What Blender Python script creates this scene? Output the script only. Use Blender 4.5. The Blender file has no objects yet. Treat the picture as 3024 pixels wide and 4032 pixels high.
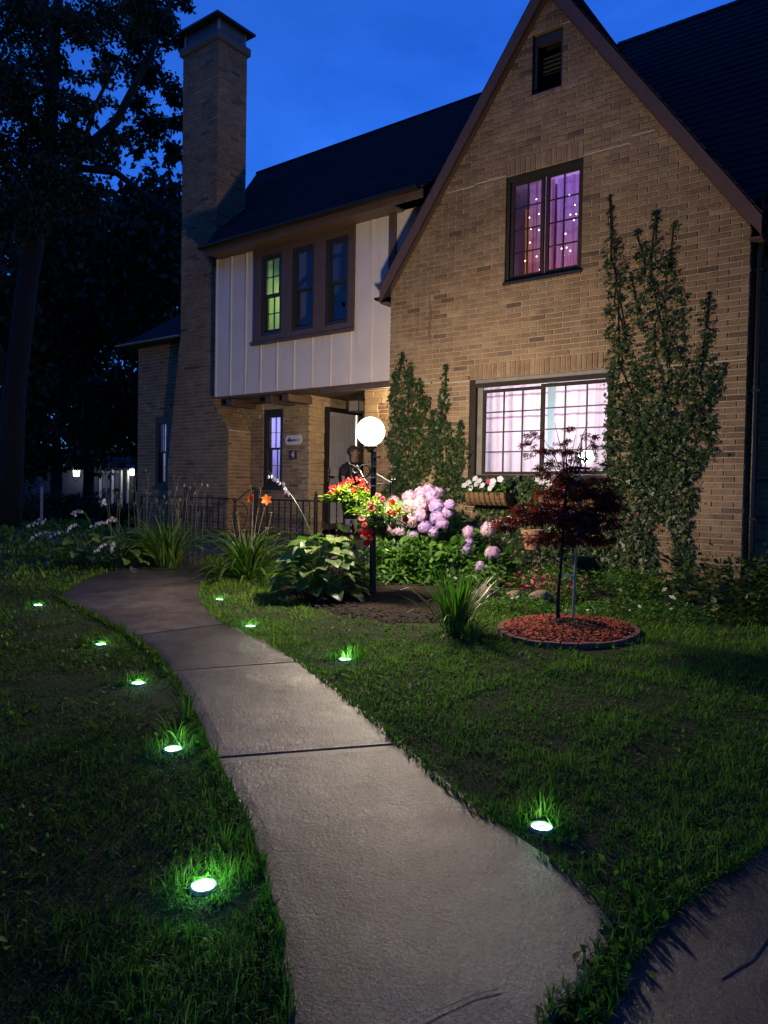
import bpy, bmesh, math, random
import numpy as np
from mathutils import Vector, Matrix, noise as mnoise

rnd = random.Random(7)
rng = np.random.default_rng(11)
scn = bpy.context.scene
C = scn.collection
PI = math.pi

# ------------------------------------------------------------------ camera
CAM = Vector((0.0, 0.0, 1.45))
F_PX, TILT, ROLL, YAW = 2955.0, -0.0275, 0.01705, -0.6525
fw = Vector((math.sin(YAW) * math.cos(TILT), math.cos(YAW) * math.cos(TILT), math.sin(TILT)))
rt = Vector((math.cos(YAW), -math.sin(YAW), 0.0))
up = rt.cross(fw)
r2 = rt * math.cos(ROLL) + up * math.sin(ROLL)
u2 = -rt * math.sin(ROLL) + up * math.cos(ROLL)
cam = bpy.data.cameras.new('camera')
cam.sensor_fit = 'HORIZONTAL'
cam.sensor_width = 36.0
cam.lens = 36.0 * F_PX / 3024.0
cam.clip_start = 0.05
cam.clip_end = 600.0
cam_o = bpy.data.objects.new('camera', cam)
C.objects.link(cam_o)
M = Matrix((r2, u2, -fw)).transposed().to_4x4()
M.translation = CAM
cam_o.matrix_world = M
scn.camera = cam_o

# ------------------------------------------------------------------ dusk sky
world = bpy.data.worlds.new('World')
scn.world = world
world.use_nodes = True
wn = world.node_tree.nodes
wl = world.node_tree.links
bg = wn['Background']
sky = wn.new('ShaderNodeTexSky')
sky.sky_type = 'NISHITA'
sky.sun_disc = False
sky.sun_elevation = math.radians(8.0)
sky.sun_rotation = math.radians(-10.0)      # the sun has gone down behind the house
sky.air_density = 1.0
sky.dust_density = 0.0
sky.ozone_density = 6.0
mul = wn.new('ShaderNodeMix')
mul.data_type = 'RGBA'
mul.blend_type = 'MULTIPLY'
mul.inputs[0].default_value = 1.0
mul.inputs[7].default_value = (0.40, 0.82, 1.76, 1.0)
wl.new(sky.outputs[0], mul.inputs[6])
# faint dusk clouds, all round the sky
ctc = wn.new('ShaderNodeTexCoord'); cno = wn.new('ShaderNodeTexNoise'); crp = wn.new('ShaderNodeValToRGB'); cmx = wn.new('ShaderNodeMix')
cmp_ = wn.new('ShaderNodeMapping'); cmp_.inputs['Scale'].default_value = (1.6, 1.6, 4.2)
cno.inputs['Scale'].default_value = 1.5; cno.inputs['Detail'].default_value = 5; cno.inputs['Roughness'].default_value = .55; cno.inputs['Distortion'].default_value = .4
crp.color_ramp.elements[0].position = .36; crp.color_ramp.elements[0].color = (.80, .80, .83, 1)
crp.color_ramp.elements[1].position = .66; crp.color_ramp.elements[1].color = (1.75, 1.28, 1.12, 1)
cmx.data_type = 'RGBA'; cmx.blend_type = 'MULTIPLY'; cmx.inputs[0].default_value = 1.0
wl.new(ctc.outputs['Generated'], cmp_.inputs[0]); wl.new(cmp_.outputs[0], cno.inputs['Vector']); wl.new(cno.outputs['Fac'], crp.inputs[0])
wl.new(mul.outputs[2], cmx.inputs[6]); wl.new(crp.outputs[0], cmx.inputs[7])
wl.new(cmx.outputs[2], bg.inputs[0])
bg.inputs[1].default_value = 0.15

scn.view_settings.view_transform = 'Standard'
scn.view_settings.look = 'None'
scn.view_settings.exposure = 0.0
scn.view_settings.gamma = 1.0
scn.view_settings.use_curve_mapping = False
scn.cycles.max_bounces = 6
scn.cycles.diffuse_bounces = 3
scn.cycles.glossy_bounces = 3
scn.cycles.transmission_bounces = 4
scn.cycles.transparent_max_bounces = 12
scn.cycles.sample_clamp_indirect = 3.0
scn.cycles.use_denoising = True
scn.cycles.caustics_reflective = False
scn.cycles.caustics_refractive = False

GLOBE_E = 900.0      # watts of the bulb inside the opal globe

# ------------------------------------------------------------------ ground height
def gz(y):
    t = max(y - 0.6, 0.0) / 3.2
    return 0.40 * (1.0 - math.exp(-t ** 1.3))

def gzv(y):
    t = np.maximum(y - 0.6, 0.0) / 3.2
    return 0.40 * (1.0 - np.exp(-t ** 1.3))

def inpoly(x, y, poly):
    x = np.asarray(x); y = np.asarray(y)
    r = np.zeros(x.shape, bool)
    n = len(poly)
    for i in range(n):
        x0, y0 = poly[i]; x1, y1 = poly[(i + 1) % n]
        if y0 == y1: continue
        c = ((y0 > y) != (y1 > y)) & (x < (x1 - x0) * (y - y0) / (y1 - y0) + x0)
        r ^= c
    return r

# ------------------------------------------------------------------ helpers: objects
def tag(o, label=None, cat=None, group=None, kind=None):
    if label: o['label'] = label
    if cat: o['category'] = cat
    if group: o['group'] = group
    if kind: o['kind'] = kind
    return o

def empty(name, loc, rotz=0.0):
    o = bpy.data.objects.new(name, None)
    o.empty_display_size = 0.1
    C.objects.link(o)
    o.location = loc
    o.rotation_euler = (0, 0, rotz)
    return o

def link(name, me, parent=None, keep=True):
    o = bpy.data.objects.new(name, me)
    C.objects.link(o)
    if parent is not None:
        o.parent = parent
        if keep:
            q = parent
            mw = Matrix.Identity(4)
            while q is not None:
                mw = q.matrix_parent_inverse @ q.matrix_basis @ mw
                q = q.parent
            o.matrix_parent_inverse = mw.inverted()
    return o

class MB:
    def __init__(s):
        s.v = []; s.f = []; s.m = []; s.t = []
    def add(s, vs, fs, mi=0, tint=0.5):
        b = len(s.v)
        s.v += [tuple(p) for p in vs]
        s.t += [tint] * len(vs)
        for f in fs:
            s.f.append(tuple(b + i for i in f)); s.m.append(mi)
    def box(s, x0, x1, y0, y1, z0, z1, mi=0, tint=0.5):
        s.add([(x0,y0,z0),(x1,y0,z0),(x1,y1,z0),(x0,y1,z0),(x0,y0,z1),(x1,y0,z1),(x1,y1,z1),(x0,y1,z1)],
              [(0,3,2,1),(4,5,6,7),(0,1,5,4),(1,2,6,5),(2,3,7,6),(3,0,4,7)], mi, tint)
    def bbox(s, x0, x1, y0, y1, z0, z1, b=0.004, mi=0, tint=0.5):
        # bevelled box
        bm = bmesh.new()
        bmesh.ops.create_cube(bm, size=1.0)
        for v in bm.verts:
            v.co = Vector((x0 + (v.co.x + .5) * (x1 - x0), y0 + (v.co.y + .5) * (y1 - y0), z0 + (v.co.z + .5) * (z1 - z0)))
        bmesh.ops.bevel(bm, geom=list(bm.edges), offset=b, segments=1, affect='EDGES')
        s.addbm(bm, mi, tint)
    def addbm(s, bm, mi=0, tint=0.5, mat=None):
        bm.verts.ensure_lookup_table(); bm.verts.index_update()
        vs = [(mat @ v.co) if mat else v.co.copy() for v in bm.verts]
        fs = [[v.index for v in f.verts] for f in bm.faces]
        s.add(vs, fs, mi, tint)
        bm.free()
    def obox(s, c, ax, ay, az, mi=0, tint=0.5):
        c = Vector(c); ax = Vector(ax); ay = Vector(ay); az = Vector(az)
        vs = []
        for k in (-1, 1):
            for (i, j) in ((-1,-1),(1,-1),(1,1),(-1,1)):
                vs.append(c + ax * i + ay * j + az * k)
        s.add(vs, [(0,3,2,1),(4,5,6,7),(0,1,5,4),(1,2,6,5),(2,3,7,6),(3,0,4,7)], mi, tint)
    def tube(s, pts, rad, n=8, mi=0, tint=0.5, cap=True, twist=0.0):
        pts = [Vector(p) for p in pts]
        if not hasattr(rad, '__len__'): rad = [rad] * len(pts)
        rings = []
        prev = None
        for i, p in enumerate(pts):
            d = (pts[min(i+1, len(pts)-1)] - pts[max(i-1, 0)])
            if d.length < 1e-9: d = Vector((0,0,1))
            d.normalize()
            if prev is None:
                a = Vector((0,0,1)) if abs(d.z) < .9 else Vector((1,0,0))
                x = d.cross(a).normalized()
            else:
                x = (prev - d * prev.dot(d))
                if x.length < 1e-6: x = d.orthogonal()
                x.normalize()
            prev = x
            y = d.cross(x)
            rings.append([p + (x * math.cos(2*PI*k/n + twist*i) + y * math.sin(2*PI*k/n + twist*i)) * rad[i] for k in range(n)])
        vs = [v for r in rings for v in r]
        fs = []
        for i in range(len(pts)-1):
            for k in range(n):
                a = i*n+k; b = i*n+(k+1)%n
                fs.append((a, b, b+n, a+n))
        if cap:
            fs.append(tuple(range(n-1,-1,-1)))
            fs.append(tuple((len(pts)-1)*n + k for k in range(n)))
        s.add(vs, fs, mi, tint)
    def lathe(s, prof, c=(0,0,0), n=20, mi=0, tint=0.5):
        c = Vector(c)
        vs = []
        for r, z in prof:
            for k in range(n):
                vs.append(c + Vector((r*math.cos(2*PI*k/n), r*math.sin(2*PI*k/n), z)))
        fs = []
        for i in range(len(prof)-1):
            for k in range(n):
                a = i*n+k; b = i*n+(k+1)%n
                fs.append((a, b, b+n, a+n))
        s.add(vs, fs, mi, tint)
    def sphere(s, c, r, n=12, m=8, mi=0, sz=1.0, tint=0.5):
        prof = [(max(r*math.sin(PI*i/m), 1e-4), -r*sz*math.cos(PI*i/m)) for i in range(m+1)]
        s.lathe(prof, c, n, mi, tint)
    def build(s, name, mats, parent=None, smooth=False, keep=True):
        me = bpy.data.meshes.new(name)
        me.from_pydata(s.v, [], s.f)
        if not isinstance(mats, (list, tuple)): mats = [mats]
        for m in mats: me.materials.append(m)
        if len(mats) > 1: me.polygons.foreach_set('material_index', s.m)
        a = me.attributes.new('tint', 'FLOAT', 'POINT')
        a.data.foreach_set('value', s.t)
        if smooth: me.polygons.foreach_set('use_smooth', [True]*len(me.polygons))
        me.update()
        return link(name, me, parent, keep)

def smooth_by_angle(o, deg=35):
    me = o.data
    me.polygons.foreach_set('use_smooth', [True]*len(me.polygons))
    if hasattr(me, 'set_sharp_from_angle'): me.set_sharp_from_angle(angle=math.radians(deg))
    return o

def bulk(name, V, F, tint, mat, parent=None, smooth=False):
    """V (n,3) float, F (m,k) int, tint (n,)"""
    me = bpy.data.meshes.new(name)
    V = np.ascontiguousarray(V, np.float32); F = np.ascontiguousarray(F, np.int32)
    k = F.shape[1]
    me.vertices.add(len(V)); me.vertices.foreach_set('co', V.ravel())
    me.loops.add(F.size); me.loops.foreach_set('vertex_index', F.ravel())
    me.polygons.add(len(F))
    me.polygons.foreach_set('loop_start', np.arange(0, F.size, k, dtype=np.int32))
    if smooth: me.polygons.foreach_set('use_smooth', np.ones(len(F), bool))
    me.materials.append(mat)
    a = me.attributes.new('tint', 'FLOAT', 'POINT')
    a.data.foreach_set('value', np.ascontiguousarray(tint, np.float32))
    me.update(calc_edges=True)
    me.validate()
    return link(name, me, parent)

def norm(a):
    return a / np.maximum(np.linalg.norm(a, axis=-1, keepdims=True), 1e-9)

def scatter(name, tv, tf, P, A, Nn, S, tint, mat, parent=None, smooth=False):
    """copies of template (tv: x side, y along, z normal) at P with axis A, normal Nn, scale S"""
    A = norm(A)
    X = norm(np.cross(A, Nn)); Z = np.cross(X, A)
    S = np.asarray(S)
    if S.ndim == 1: S = S[:, None]
    tv = np.asarray(tv, float)
    V = P[:, None, :] + S[:, :, None] * (tv[None, :, 0:1]*X[:, None, :] + tv[None, :, 1:2]*A[:, None, :] + tv[None, :, 2:3]*Z[:, None, :])
    n, k = len(P), len(tv)
    F = np.asarray(tf)[None] + (np.arange(n)*k)[:, None, None]
    return bulk(name, V.reshape(-1, 3), F.reshape(-1, F.shape[-1]), np.repeat(tint, k), mat, parent, smooth)

# ------------------------------------------------------------------ helpers: materials
def nodes(name):
    m = bpy.data.materials.new(name)
    m.use_nodes = True
    nt = m.node_tree
    return m, nt, nt.nodes['Principled BSDF']

def N(nt, t, **kw):
    n = nt.nodes.new(t)
    for k, v in kw.items(): setattr(n, k, v)
    return n

def ramp(nt, fac, stops):
    r = N(nt, 'ShaderNodeValToRGB')
    el = r.color_ramp.elements
    while len(el) < len(stops): el.new(0.5)
    for e, (p, c) in zip(el, stops):
        e.position = p; e.color = (c[0], c[1], c[2], 1)
    nt.links.new(fac, r.inputs[0])
    return r.outputs[0]

def noise(nt, scale, detail=4, rough=.6, vec=None, dist=0.0):
    n = N(nt, 'ShaderNodeTexNoise')
    n.inputs['Scale'].default_value = scale
    n.inputs['Detail'].default_value = detail
    n.inputs['Roughness'].default_value = rough
    n.inputs['Distortion'].default_value = dist
    if vec is None:
        g = N(nt, 'ShaderNodeNewGeometry'); vec = g.outputs['Position']
    nt.links.new(vec, n.inputs['Vector'])
    return n.outputs['Fac']

def mixc(nt, fac, a, b, mode='MIX'):
    m = N(nt, 'ShaderNodeMix', data_type='RGBA', blend_type=mode)
    for sock, val in ((m.inputs[0], fac), (m.inputs[6], a), (m.inputs[7], b)):
        if hasattr(val, 'links') or isinstance(val, bpy.types.NodeSocket): nt.links.new(val, sock)
        elif isinstance(val, (tuple, list)): sock.default_value = (*val[:3], 1)
        else: sock.default_value = val
    return m.outputs[2]

def bump(nt, h, strength, dist, bs):
    b = N(nt, 'ShaderNodeBump')
    b.inputs['Strength'].default_value = strength
    b.inputs['Distance'].default_value = dist
    nt.links.new(h, b.inputs['Height'])
    nt.links.new(b.outputs[0], bs.inputs['Normal'])

def mat(name, c1, c2=None, rough=.6, scale=8, bmp=0.0, metal=0.0, bdist=.005, spec=.5, bscale=None):
    m, nt, bs = nodes(name)
    bs.inputs['Roughness'].default_value = rough
    bs.inputs['Metallic'].default_value = metal
    bs.inputs['Specular IOR Level'].default_value = spec
    if c2 is None: c2 = tuple(x*.75 for x in c1)
    f = noise(nt, scale)
    nt.links.new(ramp(nt, f, [(.3, c1), (.7, c2)]), bs.inputs['Base Color'])
    if bmp: bump(nt, noise(nt, bscale or scale*4), bmp, bdist, bs)
    return m

def emit(name, col, s):
    m, nt, bs = nodes(name)
    bs.inputs['Base Color'].default_value = (*col, 1)
    bs.inputs['Emission Color'].default_value = (*col, 1)
    bs.inputs['Emission Strength'].default_value = s
    return m

def leaf_mat(name, stops, rough=.45, trans=.35, tcol=(.25, .45, .08), spec=.4):
    m, nt, bs = nodes(name)
    a = N(nt, 'ShaderNodeAttribute', attribute_name='tint')
    col = ramp(nt, a.outputs['Fac'], stops)
    nt.links.new(col, bs.inputs['Base Color'])
    bs.inputs['Roughness'].default_value = rough
    bs.inputs['Specular IOR Level'].default_value = spec
    t = N(nt, 'ShaderNodeBsdfTranslucent')
    tc = mixc(nt, 1.0, col, tcol, 'MULTIPLY')
    tb = N(nt, 'ShaderNodeVectorMath', operation='SCALE')
    tb.inputs['Scale'].default_value = 4.0
    nt.links.new(tc, tb.inputs[0])
    nt.links.new(tb.outputs[0], t.inputs['Color'])
    mx = N(nt, 'ShaderNodeMixShader')
    mx.inputs[0].default_value = trans
    nt.links.new(bs.outputs[0], mx.inputs[1]); nt.links.new(t.outputs[0], mx.inputs[2])
    nt.links.new(mx.outputs[0], nt.nodes['Material Output'].inputs['Surface'])
    return m

def glass_mat(name, tintc=(1, 1, 1)):
    m, nt, bs = nodes(name)
    tr = N(nt, 'ShaderNodeBsdfTransparent'); tr.inputs[0].default_value = (*tintc, 1)
    gl = N(nt, 'ShaderNodeBsdfGlossy'); gl.inputs['Roughness'].default_value = 0.015
    fr = N(nt, 'ShaderNodeFresnel'); fr.inputs[0].default_value = 1.6
    mx = N(nt, 'ShaderNodeMixShader')
    ge = N(nt, 'ShaderNodeNewGeometry')
    ff = N(nt, 'ShaderNodeMath', operation='SUBTRACT'); ff.inputs[0].default_value = 1.0
    nt.links.new(ge.outputs['Backfacing'], ff.inputs[1])
    fm = N(nt, 'ShaderNodeMath', operation='MULTIPLY')
    nt.links.new(fr.outputs[0], fm.inputs[0]); nt.links.new(ff.outputs[0], fm.inputs[1])
    nt.links.new(fm.outputs[0], mx.inputs[0])
    nt.links.new(tr.outputs[0], mx.inputs[1]); nt.links.new(gl.outputs[0], mx.inputs[2])
    nt.links.new(mx.outputs[0], nt.nodes['Material Output'].inputs['Surface'])
    nt.nodes.remove(bs)
    return m

# brick: colour from the per-brick tint, plus speckle and pits
def brick_mat():
    m, nt, bs = nodes('brick')
    a = N(nt, 'ShaderNodeAttribute', attribute_name='tint')
    col = ramp(nt, a.outputs['Fac'], [(0, (.11, .085, .062)), (.12, (.17, .122, .080)), (.3, (.225, .156, .096)), (.65, (.282, .203, .122)), (1, (.345, .262, .168))])
    f1 = noise(nt, 7, 3)
    col = mixc(nt, 1.0, col, ramp(nt, f1, [(.3, (.78, .74, .7)), (.7, (1.15, 1.1, 1.05))]), 'MULTIPLY')
    fw_ = noise(nt, .75, 4, .6)
    col = mixc(nt, 1.0, col, ramp(nt, fw_, [(.35, (.74, .72, .70)), (.6, (1.08, 1.07, 1.06))]), 'MULTIPLY')
    f2 = noise(nt, 130, 3, .7)
    col = mixc(nt, 1.0, col, ramp(nt, f2, [(.33, (.35, .32, .3)), (.48, (.95, .95, .95)), (.7, (1.2, 1.18, 1.1))]), 'MULTIPLY')
    nt.links.new(col, bs.inputs['Base Color'])
    bs.inputs['Roughness'].default_value = .85
    bs.inputs['Specular IOR Level'].default_value = .25
    bump(nt, f2, .5, .003, bs)
    return m

def concrete_mat():
    m, nt, bs = nodes('concrete')
    f1 = noise(nt, 1.3, 5)
    a = N(nt, 'ShaderNodeAttribute', attribute_name='tint')
    col = ramp(nt, f1, [(.3, (.065, .055, .047)), (.5, (.105, .090, .076)), (.72, (.155, .135, .114))])
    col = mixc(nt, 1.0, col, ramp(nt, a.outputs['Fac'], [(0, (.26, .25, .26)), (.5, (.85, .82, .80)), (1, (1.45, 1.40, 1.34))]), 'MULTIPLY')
    f2 = noise(nt, 85, 5, .8)
    col = mixc(nt, 1.0, col, ramp(nt, f2, [(.38, (.12, .11, .10)), (.49, (.8, .8, .8)), (.64, (1.9, 1.84, 1.76))]), 'MULTIPLY')
    f5 = noise(nt, 42, 4, .7)
    col = mixc(nt, 1.0, col, ramp(nt, f5, [(.32, (.35, .33, .3)), (.45, (1, 1, 1))]), 'MULTIPLY')
    f4 = noise(nt, 6, 6, .7)
    col = mixc(nt, 1.0, col, ramp(nt, f4, [(.38, (.7, .68, .66)), (.55, (1, 1, 1))]), 'MULTIPLY')
    nt.links.new(col, bs.inputs['Base Color'])
    rr = N(nt, 'ShaderNodeMapRange')
    rr.inputs[1].default_value = .3; rr.inputs[2].default_value = .7
    rr.inputs[3].default_value = .26; rr.inputs[4].default_value = .52
    nt.links.new(noise(nt, 1.1, 4, .6, dist=.6), rr.inputs[0])
    nt.links.new(rr.outputs[0], bs.inputs['Roughness'])
    bs.inputs['Specular IOR Level'].default_value = .35
    bs.inputs['Coat IOR'].default_value = 1.6
    cw = N(nt, 'ShaderNodeMapRange'); cw.inputs[1].default_value = .40; cw.inputs[2].default_value = .58; cw.inputs[3].default_value = .20; cw.inputs[4].default_value = 1.0
    nt.links.new(noise(nt, 1.7, 5, .6, dist=.8), cw.inputs[0])
    cg = N(nt, 'ShaderNodeMapRange'); cg.inputs[1].default_value = .40; cg.inputs[2].default_value = .58; cg.inputs[3].default_value = .10; cg.inputs[4].default_value = 1.0
    nt.links.new(noise(nt, 110, 4, .8), cg.inputs[0])
    cm_ = N(nt, 'ShaderNodeMath', operation='MULTIPLY'); nt.links.new(cw.outputs[0], cm_.inputs[0]); nt.links.new(cg.outputs[0], cm_.inputs[1])
    nt.links.new(cm_.outputs[0], bs.inputs['Coat Weight'])
    bs.inputs['Coat Roughness'].default_value = .20
    f3 = noise(nt, 60, 4, .75)
    ad = N(nt, 'ShaderNodeMath', operation='ADD')
    nt.links.new(f2, ad.inputs[0]); nt.links.new(f3, ad.inputs[1])
    und = N(nt, 'ShaderNodeMath', operation='MULTIPLY_ADD'); und.inputs[1].default_value = 5.0
    nt.links.new(noise(nt, 2.3, 3, .5), und.inputs[0]); nt.links.new(ad.outputs[0], und.inputs[2])
    ad = und
    bump(nt, ad.outputs[0], 1.0, .0045, bs)
    nt.links.new(bs.inputs['Normal'].links[0].from_socket, bs.inputs['Coat Normal'])
    return m

def soil_mat(name, cs, sc=30, bmp=.8):
    m, nt, bs = nodes(name)
    f = noise(nt, sc, 6, .7)
    col = ramp(nt, f, cs)
    f2 = noise(nt, 2.2, 4)
    col = mixc(nt, 1.0, col, ramp(nt, f2, [(.35, (.6, .6, .6)), (.65, (1.2, 1.2, 1.15))]), 'MULTIPLY')
    nt.links.new(col, bs.inputs['Base Color'])
    bs.inputs['Roughness'].default_value = .95
    bs.inputs['Specular IOR Level'].default_value = .15
    bump(nt, f, bmp, .02, bs)
    return m

M_BRICK = brick_mat()
M_MORTAR = mat('mortar', (.44, .345, .245), (.35, .27, .19), .95, 9, .5, bscale=150, bdist=.003, spec=.1)
M_MORTAR_PALE = mat('pale_mortar', (.50, .43, .33), (.42, .35, .27), .95, 12, .4, spec=.1)
M_STONE = mat('tan_stone', (.44, .32, .18), (.28, .195, .11), .9, 5, .8, bscale=40, bdist=.01, spec=.2)
M_CONC = concrete_mat()
M_GROUND = soil_mat('lawn_soil', [(.3, (.022, .034, .012)), (.55, (.042, .060, .020)), (.75, (.070, .068, .032))])
M_SOIL = soil_mat('garden_soil', [(.3, (.02, .014, .010)), (.55, (.045, .033, .024)), (.75, (.085, .062, .045))], 45, 1.0)
M_MULCH = mat('red_mulch', (.24, .062, .032), (.10, .028, .017), .9, 25, .6, bdist=.01, spec=.2)
M_SHINGLE = mat('dark_shingle', (.030, .030, .034), (.016, .016, .019), .9, 30, .6, spec=.25)
M_TRIM = mat('brown_trim', (.115, .072, .052), (.085, .052, .04), .6, 12, .15, bdist=.003)
M_RAKE = mat('red_brown_trim', (.105, .058, .043), (.08, .045, .034), .6, 12, .15, bdist=.003)
M_PANEL = mat('pale_board', (.68, .61, .58), (.60, .535, .505), .65, 2.2, .1, bdist=.002, spec=.3)
def panel_mat():
    m, nt, bs = nodes('pale_board')
    g = N(nt, 'ShaderNodeNewGeometry'); mp = N(nt, 'ShaderNodeMapping'); mp.inputs['Scale'].default_value = (9, 9, .55)
    nt.links.new(g.outputs['Position'], mp.inputs[0])
    col = ramp(nt, noise(nt, 2.2), [(.3, (.72, .635, .585)), (.7, (.64, .56, .515))])
    st_ = noise(nt, 1.0, 5, .65, vec=mp.outputs[0])
    col = mixc(nt, 1.0, col, ramp(nt, st_, [(.30, (.80, .74, .68)), (.40, (1, 1, 1))]), 'MULTIPLY')
    nt.links.new(col, bs.inputs['Base Color']); bs.inputs['Roughness'].default_value = .65; bs.inputs['Specular IOR Level'].default_value = .3
    bump(nt, noise(nt, 40), .12, .002, bs)
    return m
M_PANEL = panel_mat()
M_DKFRAME = mat('dark_window_frame', (.030, .027, .025), (.02, .018, .017), .5, 20)
M_BRFRAME = mat('bronze_window_frame', (.036, .030, .024), (.026, .021, .017), .75, 20, spec=.15)
M_GLASS = glass_mat('window_glass')
M_IRON = mat('black_iron', (.014, .013, .013), (.024, .02, .018), .38, 40, .15, metal=.3, spec=.5)
M_BARK = mat('bark', (.022, .019, .016), (.011, .0095, .008), .95, 12, 1.0, bdist=.03)
M_WHITE = mat('white_paint', (.7, .68, .66), (.62, .6, .58), .5, 10)
M_BLACK = mat('black_paint', (.02, .018, .018), None, .5, 10)
M_VOID = mat('recess_shade', (.006, .005, .005), None, .8, 10)  # near black: the recess shade is painted into vent slats and backing
M_POT = mat('black_plastic', (.012, .012, .012), None, .45, 10)
M_TERRA = mat('terracotta', (.35, .17, .09), (.25, .12, .065), .8, 10, .2)
M_COIR = mat('coconut_fibre', (.27, .165, .085), (.15, .09, .045), .95, 60, 1.0, bdist=.01, spec=.1)
M_STEEL = mat('galvanised_steel', (.4, .4, .42), (.28, .28, .3), .45, 10, metal=.7)
M_CEIL = mat('stained_soffit', (.13, .085, .062), (.09, .06, .045), .7, 6)
M_DOOR = mat('grey_door', (.66, .61, .62), (.56, .52, .53), .5, 6)
M_ROOM = mat('room_wall', (.55, .5, .46), (.5, .46, .42), .8, 2)
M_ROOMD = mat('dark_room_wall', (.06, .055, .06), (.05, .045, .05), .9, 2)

# ------------------------------------------------------------------ ground
def axis_lines():
    a = [-90, -60, -40, -30, -24]
    a += list(np.arange(-20, 4.01, .25)) + [6, 10, 16, 26, 40, 60, 90]
    return a
def gnoise(x, y): return mnoise.noise(Vector((x*.9, y*.9, 0)))*.018
gx = axis_lines()
gy = [-60, -30, -15, -8, -4, -2] + list(np.arange(-1, 12.01, .2)) + [13, 15, 18, 22, 28, 36, 50, 80, 130]
vs = []
for y in gy:
    for x in gx:
        n_ = mnoise.noise(Vector((x*.9, y*.9, 0))) * .018 if abs(x) < 20 and -1 < y < 12 else 0
        vs.append((x, y, gz(y) + n_))
nx = len(gx)
fs = [(j*nx+i, j*nx+i+1, (j+1)*nx+i+1, (j+1)*nx+i) for j in range(len(gy)-1) for i in range(nx-1)]
b = MB(); b.add(vs, fs)
o = b.build('ground', M_GROUND, smooth=True); o['kind'] = 'structure'

# ------------------------------------------------------------------ the path, its slabs laid one after another
PL = [(-.70,.30),(-1.05,.98),(-1.34,1.39),(-1.49,1.52),(-1.67,1.67),(-2.14,1.99),(-2.5,2.2),(-2.79,2.36),(-3.26,2.63),(-3.7,2.88),(-4.16,3.12),(-4.71,3.37),(-5.25,3.58),(-5.93,3.77),(-6.88,4.01),(-7.5,4.19)]
PR = [(-.74,1.15),(-.77,1.5),(-.78,1.77),(-.76,2.02),(-.79,2.27),(-1.03,2.42),(-1.36,2.55),(-1.67,2.71),(-2.14,2.98),(-2.58,3.24),(-3.18,3.56),(-3.58,3.77),(-4.15,4.03),(-4.95,4.29),(-5.56,4.62),(-6.22,5.07),(-6.93,5.65)]
def along(P, t):
    d = [0]
    for a, b_ in zip(P, P[1:]): d.append(d[-1] + math.dist(a, b_))
    t = t * d[-1]
    for i in range(len(P)-1):
        if t <= d[i+1] + 1e-9:
            k = (t-d[i])/(d[i+1]-d[i]+1e-12)
            return (P[i][0]+(P[i+1][0]-P[i][0])*k, P[i][1]+(P[i+1][1]-P[i][1])*k)
    return P[-1]
def slab(name, L, R, parent, n=10, m=6, tint=.5, top=.018, gap=.006):
    vs = []; fs = []
    rows = []
    for i in range(n+1):
        t = gap + (1-2*gap)*i/n
        a = along(L, t); c = along(R, t)
        for j in range(m+1):
            s_ = j/m
            x = a[0]+(c[0]-a[0])*s_; y = a[1]+(c[1]-a[1])*s_
            if j in (0, m): 
                w = mnoise.noise(Vector((x*5, y*5, 3)))*.010
                x += w; y -= w
            e = .006 if (i in (0, n) or j in (0, m)) else 0
            vs.append((x, y, gz(y)+top-e))
    k = m+1
    for i in range(n):
        for j in range(m):
            fs.append((i*k+j, i*k+j+1, (i+1)*k+j+1, (i+1)*k+j))
    ring = [j for j in range(k)] + [i*k+m for i in range(1, n+1)] + [n*k+j for j in range(m-1, -1, -1)] + [i*k for i in range(n-1, 0, -1)]
    b0 = len(vs)
    vs += [(vs[q][0], vs[q][1], vs[q][2]-.09) for q in ring]
    for q in range(len(ring)):
        q2 = (q+1) % len(ring)
        fs.append((ring[q2], ring[q], b0+q, b0+q2))
    bb = MB(); bb.add(vs, fs, 0, tint)
    # tint falls off towards both side edges, broken up by noise
    tt = []
    for q, v in enumerate(vs):
        j = q % (m+1) if q < b0 else 0
        e = min(j, m-j)/(m/2)
        nz = mnoise.noise(Vector((v[0]*1.6, v[1]*1.6, 9)))*.35+mnoise.noise(Vector((v[0]*4, v[1]*4, 4)))*.18
        tt.append(min(1, max(0, tint*(.45+.55*min(1, e*1.6))+nz*(.9 if tint > .2 else .3)+.10*(tint > .2))))
    bb.t = tt
    return bb.build(name, M_CONC, parent, smooth=False)
path = empty('path', (-3, 3, 0)); path['kind'] = 'structure'
slab('slab', PL[0:8], PR[0:9], path, 44, 16, .36)
slab('slab', PL[7:11], PR[8:12], path, 20, 14, .62)
slab('slab', PL[10:13], PR[11:14], path, 18, 14, .48)
slab('slab', PL[12:16], PR[13:17], path, 20, 12, .85)
LAND_L = [(-7.5,4.19),(-8.1,4.75),(-8.7,5.5),(-9.5,6.5),(-10.6,7.66)]
LAND_R = [(-6.93,5.65),(-7.4,6.1),(-8.0,6.5),(-8.7,7.0),(-9.25,7.66)]
slab('slab', LAND_L[0:3], LAND_R[0:3], path, 8, 6, .42)
slab('slab', LAND_L[2:], LAND_R[2:], path, 8, 6, .25)
sw = empty('sidewalk', (0, 3, 0)); sw['kind'] = 'structure'
SWL = [(-.60,-1.5),(-.62,1.0),(-.67,1.85),(-.70,2.1),(-.68,2.35),(-.60,2.65),(-.49,2.97)]
SWR = [(1.2,-1.5),(1.1,1.2),(1.05,1.9),(1.0,2.15),(1.0,2.4),(1.1,2.7),(1.2,3.0)]
slab('slab', SWL, SWR, sw, 20, 8, .12, top=.012)  # low tint: the shade over the sidewalk is painted into its colour
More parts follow.
